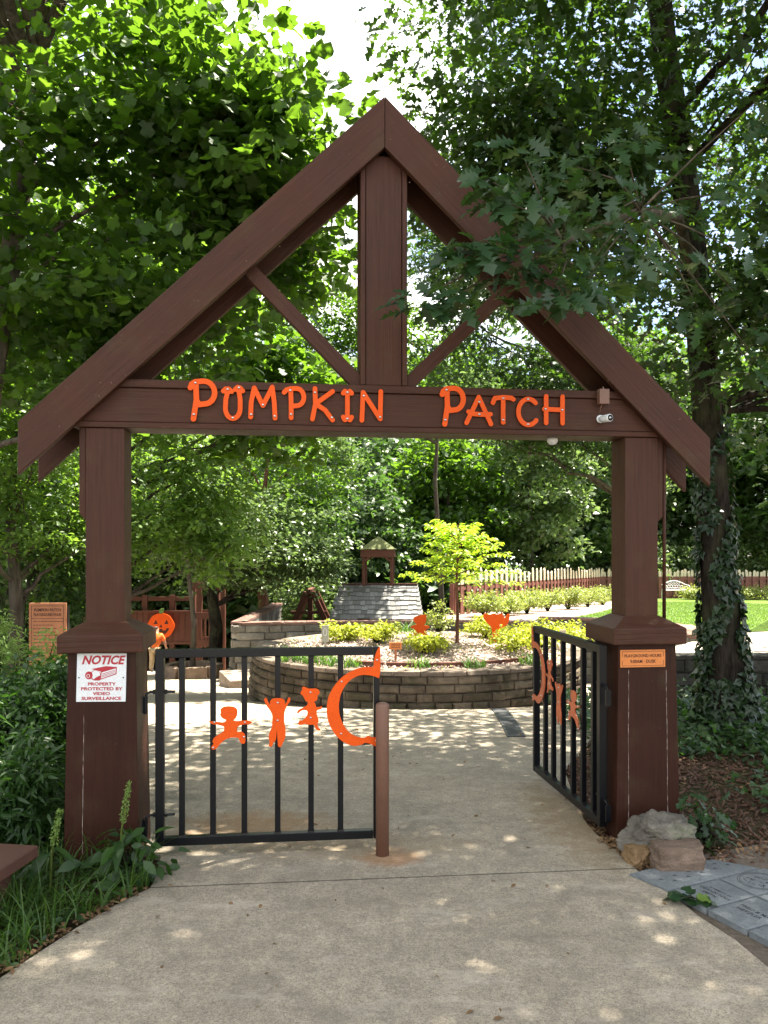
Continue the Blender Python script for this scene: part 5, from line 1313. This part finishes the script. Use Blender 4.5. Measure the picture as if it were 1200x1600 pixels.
# ivy on the trunk
pts = []; Nn = []
for i in range(4200):
    z = rng.uniform(-.02, 3.1)*(rng.random()**.35); c = trunk_at(otp, z); a = rng.uniform(0, 6.28); k = (z-0)/1.2
    rr_ = (.25-.085*min(k, 1)) if z < 1.2 else .165-.008*(z-1.2)
    rr_ += abs(rng.normal())*.022+(.06*max(0, 1-z/.5))*rng.random()
    if z > .5 and math.sin(a*2+z*3.1)+math.sin(a*3-z*5.3+1)+.5*math.sin(z*11+a) < -.1+.35*(z-1.5)*.6: continue
    pts.append((c.x+rr_*math.cos(a), c.y+rr_*math.sin(a), z)); Nn.append((math.cos(a), math.sin(a), .45))
P_ = np.array(pts); q = link('ivy_vine', leaf_mesh('ivy_vine', P_, np.array(Nn)+rng.normal(size=P_.shape)*.35, rng.uniform(.045, .09, len(P_)), T_IVY, rng, np.tile([0, 0, -1.], (len(P_), 1))+rng.normal(size=P_.shape)*.5), L['ivy'])
tag(q, 'dark ivy climbing the thick oak trunk at right', 'ivy')

# ------------------------------------------------------------------ tulip tree, left
rng = np.random.default_rng(201)
ttp = [(wx(-60, 7.6), 7.6, -.05), tuple(wpt(-46, 900, 7.6)), tuple(wpt(-14, 600, 7.6)), tuple(wpt(28, 330, 7.6)), tuple(wpt(60, 100, 7.6)), tuple(wpt(68, -100, 7.6)), (-3.15, 7.5, 8.6), (-3.1, 7.3, 11)]
ttr = [.13, .115, .105, .098, .092, .085, .07, .03]
cent = list(ell(rng, (-3.3, 8.2, 5.8), (2.7, 2.4, 2.6), 108, .4)) + list(ell(rng, (-1.35, 7.3, 5.45), (1.15, .9, .95), 60, .1)) + list(ell(rng, (-.9, 8.3, 4.55), (.5, .5, .6), 14, .1)) + list(ell(rng, (-5.0, 8.5, 4.0), (2.0, 2.5, 2.4), 50, .3)) + list(ell(rng, (-2.4, 7.8, 3.7), (1.6, 1.2, .9), 44, .2))
cent += list(ell(rng, (1.2, 4.0, 9.0), (3.9, 3.3, .9), 165, .1)) + list(ell(rng, (-3.6, 4, 7.8), (3, 3, 1.2), 60, .1))  # high clumps out of view, added to cast shade on path and gate
def okt(c):
    if sunny(c): return False
    x, y, z = c; px = 600+F*x/max(y, .1); py = HY-F*(z-CAMH)/max(y, .1)
    if z < 2.3: return False
    if y < 5.3: return py < -80
    if px > 520: return py < -150
    if px > 430 and py < 70: return False
    return True
cent = [c for c in cent if okt(c)]
tree('tulip_tree', 'tall tree with pale slender trunk and lobed leaves at left', 'tree', ttp, ttr, cent, .55, 74, .145, T_TULIP, L['tulip'], M['bark_grey'], 202, flat=.42, tilt=.6, smin=2.6, br=.028)
# sapling leaning trunk lower left + bright understory behind left post
def simple(name, label, px, D, zb, crown, cr, n, crad, per, ls, T, lm, bk, seed, tr0=.12, **k):
    rng = np.random.default_rng(seed); x = wx(px, D); cen = []
    for (cx, cy, cz), r_ in zip(crown, cr): cen += list(ell(rng, (cx, cy, cz), r_, n, .35))
    zmax = max(c[2] for c in cen); cen = [c for c in cen if c[2] > zb+.5]
    tp = [(x, D, zb-.1), (x+.05, D, zb+1.2), (x-.04*D*.2, D+.1, zb+(zmax-zb)*.5), (x+.1, D, zmax-.6)]
    return tree(name, label, 'tree', tp, [tr0, tr0*.85, tr0*.6, tr0*.2], cen, crad, per, ls, T, lm, bk, seed, **k)
simple('understory_tree', 'bright yellow green tree just behind left post', 176, 11.5, g(11.5), [(wx(270, 11.5), 11.5, 2.3), (wx(330, 11.5), 11.5, 2.0)], [(1.1, 1.0, 1.2), (.7, .6, .8)], 40, .42, 60, .13, T_OAK2, L['bright'], M['bark_far'], 301, .06, smin=.8)
simple('understory_tree', 'pale layered tree left of the shingled playhouse', 335, 20, g(20), [(wx(430, 19.5), 19.5, 1.8), (wx(480, 19.5), 19.8, 1.5), (wx(330, 19), 19, 2.2)], [(1.7, 1.2, 1.4), (.7, .8, .7), (1.5, 1.2, 1.6)], 60, .6, 85, .13, T_LEAF, L['pale'], M['bark_dark'], 302, .19, smin=.2)
simple('understory_tree', 'slim tree with mid green leaves beside play tower', 300, 17.9, g(18), [(wx(270, 18), 18, 2.9)], [(1.5, 1.2, 1.7)], 60, .5, 70, .12, T_LEAF, L['bright'], M['bark_far'], 303, .07, smin=1)
simple('reddish_tree', 'tree with short reddish trunk left of the A-frame climber', 413, 21, g(21), [(wx(430, 21.5), 21.5, 3.2)], [(2.2, 1.5, 1.8)], 70, .6, 70, .15, T_LEAF, L['tulip'], M['bark_red'], 304, .18, smin=1)
simple('understory_tree', 'leafy tree behind the information board', 20, 10.2, g(10.2), [(wx(50, 10.2), 10.4, 2.4), (wx(110, 11.5), 11.5, 2.2), (wx(-40, 9.5), 9.5, 3)], [(1.1, .9, 1.3), (1.2, 1.0, 1.4), (1.3, 1.0, 1.7)], 50, .42, 80, .10, T_LEAF, L['bright'], M['bark_far'], 305, .1, smin=.6)
simple('maple_tree', 'leafy tree filling the gap behind left rafter', 160, 13, g(13), [(wx(230, 13), 13, 5.4), (wx(60, 13), 13.5, 6)], [(2.6, 1.6, 2.6), (2.6, 1.6, 3)], 70, .6, 80, .15, T_TULIP, L['bright'], M['bark_far'], 306, .13, smin=2.4)
simple('maple_tree', 'leafy tree seen under left brace inside the gable', 172, 12, g(12), [(wx(420, 12), 12, 4.0)], [(1.6, 1.1, 1.1)], 46, .5, 75, .15, T_TULIP, L['tulip'], M['bark_far'], 307, .09, smin=2.4)
simple('maple_tree', 'leafy tree rising behind the king post below the sky gap', 690, 23, g(23), [(wx(600, 22), 22, 7.2), (wx(490, 22), 22, 8.0)], [(2.4, 1.2, 1.5), (1.7, 1.2, 1.7)], 70, .6, 75, .16, T_LEAF, L['tulip'], M['bark_far'], 310, .10, smin=2.0)
simple('maple_tree', 'leafy tree behind right rafter and king post', 985, 17, 0, [(wx(800, 17), 17, 5.9), (wx(930, 17), 17, 4.9), (wx(735, 17), 17.4, 8.0)], [(2.2, 1.3, 2.5), (2.2, 1.3, 2.0), (1.5, 1.2, 1.6)], 80, .6, 85, .16, T_OAK2, L['oak_far'], M['bark_far'], 308, .09, smin=2.6)

# ------------------------------------------------------------------ woods beyond
def proto(seed, h, lm, T, ls, nclump, per, wid):
    rng = np.random.default_rng(seed); cen = list(ell(rng, (0, 0, h*.58), (wid, wid, h*.44), nclump, .45))
    tp = [(0, 0, -.2), (.1, 0, h*.3), (-.1, .1, h*.6), (.1, 0, h*.93)]
    r = tree('woodland_tree', '', 'tree', tp, [.2, .16, .1, .03], cen, 1.0, per, ls, T, lm, M['bark_far'], seed, nb=40, smin=h*.2, br=.03, flat=.45, tilt=.7)
    return r
pr = [proto(401, 11, L['deep'], T_CLUST, .34, 120, 75, 2.8), proto(402, 11, L['pale'], T_CLUST, .30, 120, 80, 2.8), proto(403, 12, L['tulip'], T_CLUST, .33, 130, 75, 3.0), proto(404, 5.5, L['pale'], T_CLUST, .24, 70, 75, 2.0)]
WOOD = [  # px, D, proto, scale, label
 (60, 26, 2, 1.0, 'woodland tree at far left behind the information board'), (150, 30, 0, 1.1, 'dark woodland tree behind left post'), (235, 31, 2, 1.0, 'woodland tree behind the play deck'),
 (320, 27, 1, .72, 'pale woodland tree behind the play tower'), (395, 33, 0, .95, 'dark woodland tree behind the A-frame climber'), (455, 28, 2, .62, 'woodland tree left of cupola rising over wall'),
 (520, 36, 1, .80, 'pale woodland tree just left of the cupola'), (570, 27.5, 0, .60, 'deep green woodland tree right behind cupola'), (640, 33, 0, .85, 'dark woodland tree between cupola and lime tree'),
 (700, 30, 2, .72, 'woodland tree rising behind the lime tree'), (765, 38, 1, 1.0, 'pale woodland tree with forked trunk behind picket fence'), (830, 31, 1, .78, 'pale woodland tree above the fence shrubs'),
 (895, 36, 0, 1.0, 'dark woodland tree beside right post above fence'), (950, 40, 1, 1.05, 'pale woodland tree hidden partly by right post'), (1040, 43, 0, 1.15, 'dark woodland tree behind the white bench'),
 (1110, 45, 1, 1.2, 'pale woodland tree behind the ivy trunk'), (1190, 42, 2, 1.15, 'woodland tree at right edge behind distant fence'), (10, 20, 0, .9, 'dark woodland tree at extreme left'),
 (500, 45, 0, 1.15, 'tall distant woodland tree below left brace'), (610, 48, 0, 1.1, 'tall distant woodland tree in line with king post'), (720, 46, 2, 1.2, 'tall distant woodland tree below right brace'), (850, 48, 0, 1.35, 'tall distant woodland tree behind right rafter foot'),
 (330, 40, 0, 1.3, 'tall distant woodland tree behind left rafter foot'), (980, 52, 2, 1.5, 'very tall distant woodland tree right of right post'), (1260, 38, 0, 1.2, 'dark woodland tree reaching in from right edge')]
used = set()
for i, (px, D, k, s_, lab) in enumerate(WOOD):
    zb = -2.2 if px < 720 else -1.2; loc = (wx(px, D), D, zb)
    if k not in used:
        used.add(k); r = pr[k]; r.location = loc; r.scale = (s_,)*3; r['label'] = lab; r['group'] = 'trees of the wood beyond'
    else: copy_tree(pr[k], loc, i*1.3, s_, lab, 'trees of the wood beyond')
LOWT = [(1000, 38, .75, 'low pale tree above the distant fence by right post'), (1085, 39, .7, 'low pale tree behind the white bench'), (1180, 39, .8, 'low pale tree behind distant fence at right edge'), (880, 36, .62, 'low pale tree directly over the far pickets'), (790, 27, .5, 'low pale tree behind near fence end'), (480, 25, .5, 'low pale tree behind the A-frame climber top'), (250, 27.5, .6, 'low pale tree over the pumpkin face')]
for i, (px, D, s_, lab) in enumerate(LOWT):
    loc = (wx(px, D), D, -1.8)
    if i == 0: r = pr[3]; r.location = loc; r.scale = (s_,)*3; r['label'] = lab; r['group'] = 'low trees at the edge of the wood'
    else: copy_tree(pr[3], loc, i*2.1, s_, lab, 'low trees at the edge of the wood')
# the mass of undergrowth and wood behind everything
rng = np.random.default_rng(500); cl = []
for i in range(900):
    px = rng.uniform(-150, 1380); D = rng.uniform(44, 62); h = rng.uniform(0, 1)**1.2*(13 if 420 < px < 640 else 17)
    cl.append((np.array((wx(px, D), D, -2+h)), rng.uniform(1.3, 2.2)))
for i in range(360):
    px = rng.uniform(-150, 700); D = rng.uniform(27, 36); cl.append((np.array((wx(px, D), D, -2+rng.uniform(0, 2.6))), rng.uniform(.8, 1.3)))
C, Nn, Sz, D, cv = clump_leaves(cl, 75, .5, rng, .6, .8)
tag(link('far_woods', leaf_mesh('far_woods', C, Nn, Sz, T_CLUST, rng, D, cv), L['deep']), 'dark mass of woodland closing the view behind everything', 'woods', kind='stuff')

# ------------------------------------------------------------------ person by the pumpkin face
def skin_mesh(name, V, E, Rr, sub=2):
    me = bpy.data.meshes.new(name); me.from_pydata(V, E, []); o = bpy.data.objects.new(name, me); COL.objects.link(o)
    sk = o.modifiers.new('s', 'SKIN'); sk.use_smooth_shade = True; ss = o.modifiers.new('u', 'SUBSURF'); ss.levels = sub; ss.render_levels = sub
    for i, r_ in enumerate(Rr):
        me.skin_vertices[0].data[i].radius = (r_, r_) if not hasattr(r_, '__len__') else r_
    me.skin_vertices[0].data[0].use_root = True
    dg = bpy.context.evaluated_depsgraph_get(); m2 = bpy.data.meshes.new_from_object(o.evaluated_get(dg)); bpy.data.objects.remove(o); return m2
D_ = 22.; pe = empty('person', (wx(241.5, D_), D_, g(D_)+.006), R(-12), 'person in orange shirt and khaki trousers leaning toward pumpkin face', 'person')
# joints, standing seen from behind, bent slightly forward, arms forward and down
Jt = {'pel': (0, 0, .74), 'chest': (.03, .08, 1.0), 'neck': (.0, .13, 1.15), 'head0': (-.04, .18, 1.22), 'head1': (-.07, .21, 1.33),
      'sl': (-.14, .12, 1.10), 'el': (-.20, .20, .88), 'wl': (-.16, .33, .72), 'sr': (.17, .12, 1.09), 'er': (.24, .18, .86), 'wr': (.20, .33, .70),
      'hl': (-.085, 0, .69), 'kl': (-.10, .03, .38), 'al': (-.11, -.02, .08), 'tl': (-.12, .13, .03), 'hr': (.085, 0, .69), 'kr': (.10, .05, .38), 'ar': (.12, 0, .08), 'tr': (.13, .15, .03)}
def sk(names, edges, rad, nm, m):
    idx = {n_: i for i, n_ in enumerate(names)}
    me = skin_mesh(nm, [Jt[n_] for n_ in names], [(idx[a], idx[b_]) for a, b_ in edges], rad); link(nm, me, m, pe, True)
nm_ = ['pel', 'chest', 'neck', 'head0', 'head1', 'sl', 'el', 'wl', 'sr', 'er', 'wr', 'hl', 'kl', 'al', 'tl', 'hr', 'kr', 'ar', 'tr']
fing = []
for s_, wj in ((-1, 'wl'), (1, 'wr')):
    w0 = Vector(Jt[wj]); Jt[wj+'p'] = tuple(w0+Vector((0, .04, -.04)))
    for k in range(5):
        n1 = f'{wj}f{k}'; off = Vector(((k-2)*.014, .035 if k else .01, -.055 if k else -.02)); Jt[n1] = tuple(w0+Vector((0, .04, -.04))+off*(.8 if k in (1, 4) else 1)); fing.append((wj, n1))
names = nm_+['wlp', 'wrp']+[f[1] for f in fing]
edges = [('pel', 'chest'), ('chest', 'neck'), ('neck', 'head0'), ('head0', 'head1'), ('chest', 'sl'), ('sl', 'el'), ('el', 'wl'), ('chest', 'sr'), ('sr', 'er'), ('er', 'wr'), ('pel', 'hl'), ('hl', 'kl'), ('kl', 'al'), ('al', 'tl'), ('pel', 'hr'), ('hr', 'kr'), ('kr', 'ar'), ('ar', 'tr'), ('wl', 'wlp'), ('wr', 'wrp')]+[(f[0]+'p', f[1]) for f in fing]
rad = [(.12, .09), (.13, .09), .055, .092, .088, .055, .04, .028, .055, .04, .028, .075, .055, .035, .03, .075, .055, .035, .03, .03, .03]+[.009]*10
sk(names, edges, rad, 'body', M['skin'])
Jt['hem'] = (0, .01, .70); Jt['slv'] = tuple(Vector(Jt['sl']).lerp(Vector(Jt['el']), .75)); Jt['srv'] = tuple(Vector(Jt['sr']).lerp(Vector(Jt['er']), .75)); Jt['nk'] = tuple(Vector(Jt['chest']).lerp(Vector(Jt['neck']), .8))
sk(['chest', 'pel', 'hem', 'nk', 'sl', 'slv', 'sr', 'srv'], [('hem', 'pel'), ('pel', 'chest'), ('chest', 'nk'), ('chest', 'sl'), ('sl', 'slv'), ('chest', 'sr'), ('sr', 'srv')], [(.16, .115), (.15, .11), (.15, .11), .075, .075, .065, .075, .065], 'shirt', M['shirt'])
sk(['pel', 'hl', 'kl', 'al', 'hr', 'kr', 'ar'], [('pel', 'hl'), ('hl', 'kl'), ('kl', 'al'), ('pel', 'hr'), ('hr', 'kr'), ('kr', 'ar')], [(.135, .10), .095, .078, .062, .095, .078, .062], 'trousers', M['khaki'])
Jt['h2'] = (-.07, .195, 1.345); Jt['h1'] = (-.035, .135, 1.235)
sk(['h1', 'h2'], [('h1', 'h2')], [.088, .098], 'hair', M['hair'])
for a_, t_ in (('al', 'tl'), ('ar', 'tr')):
    sk([a_, t_], [(a_, t_)], [.052, .045], 'shoe', M['shoe'])

pe.scale = (.93, .93, .93)
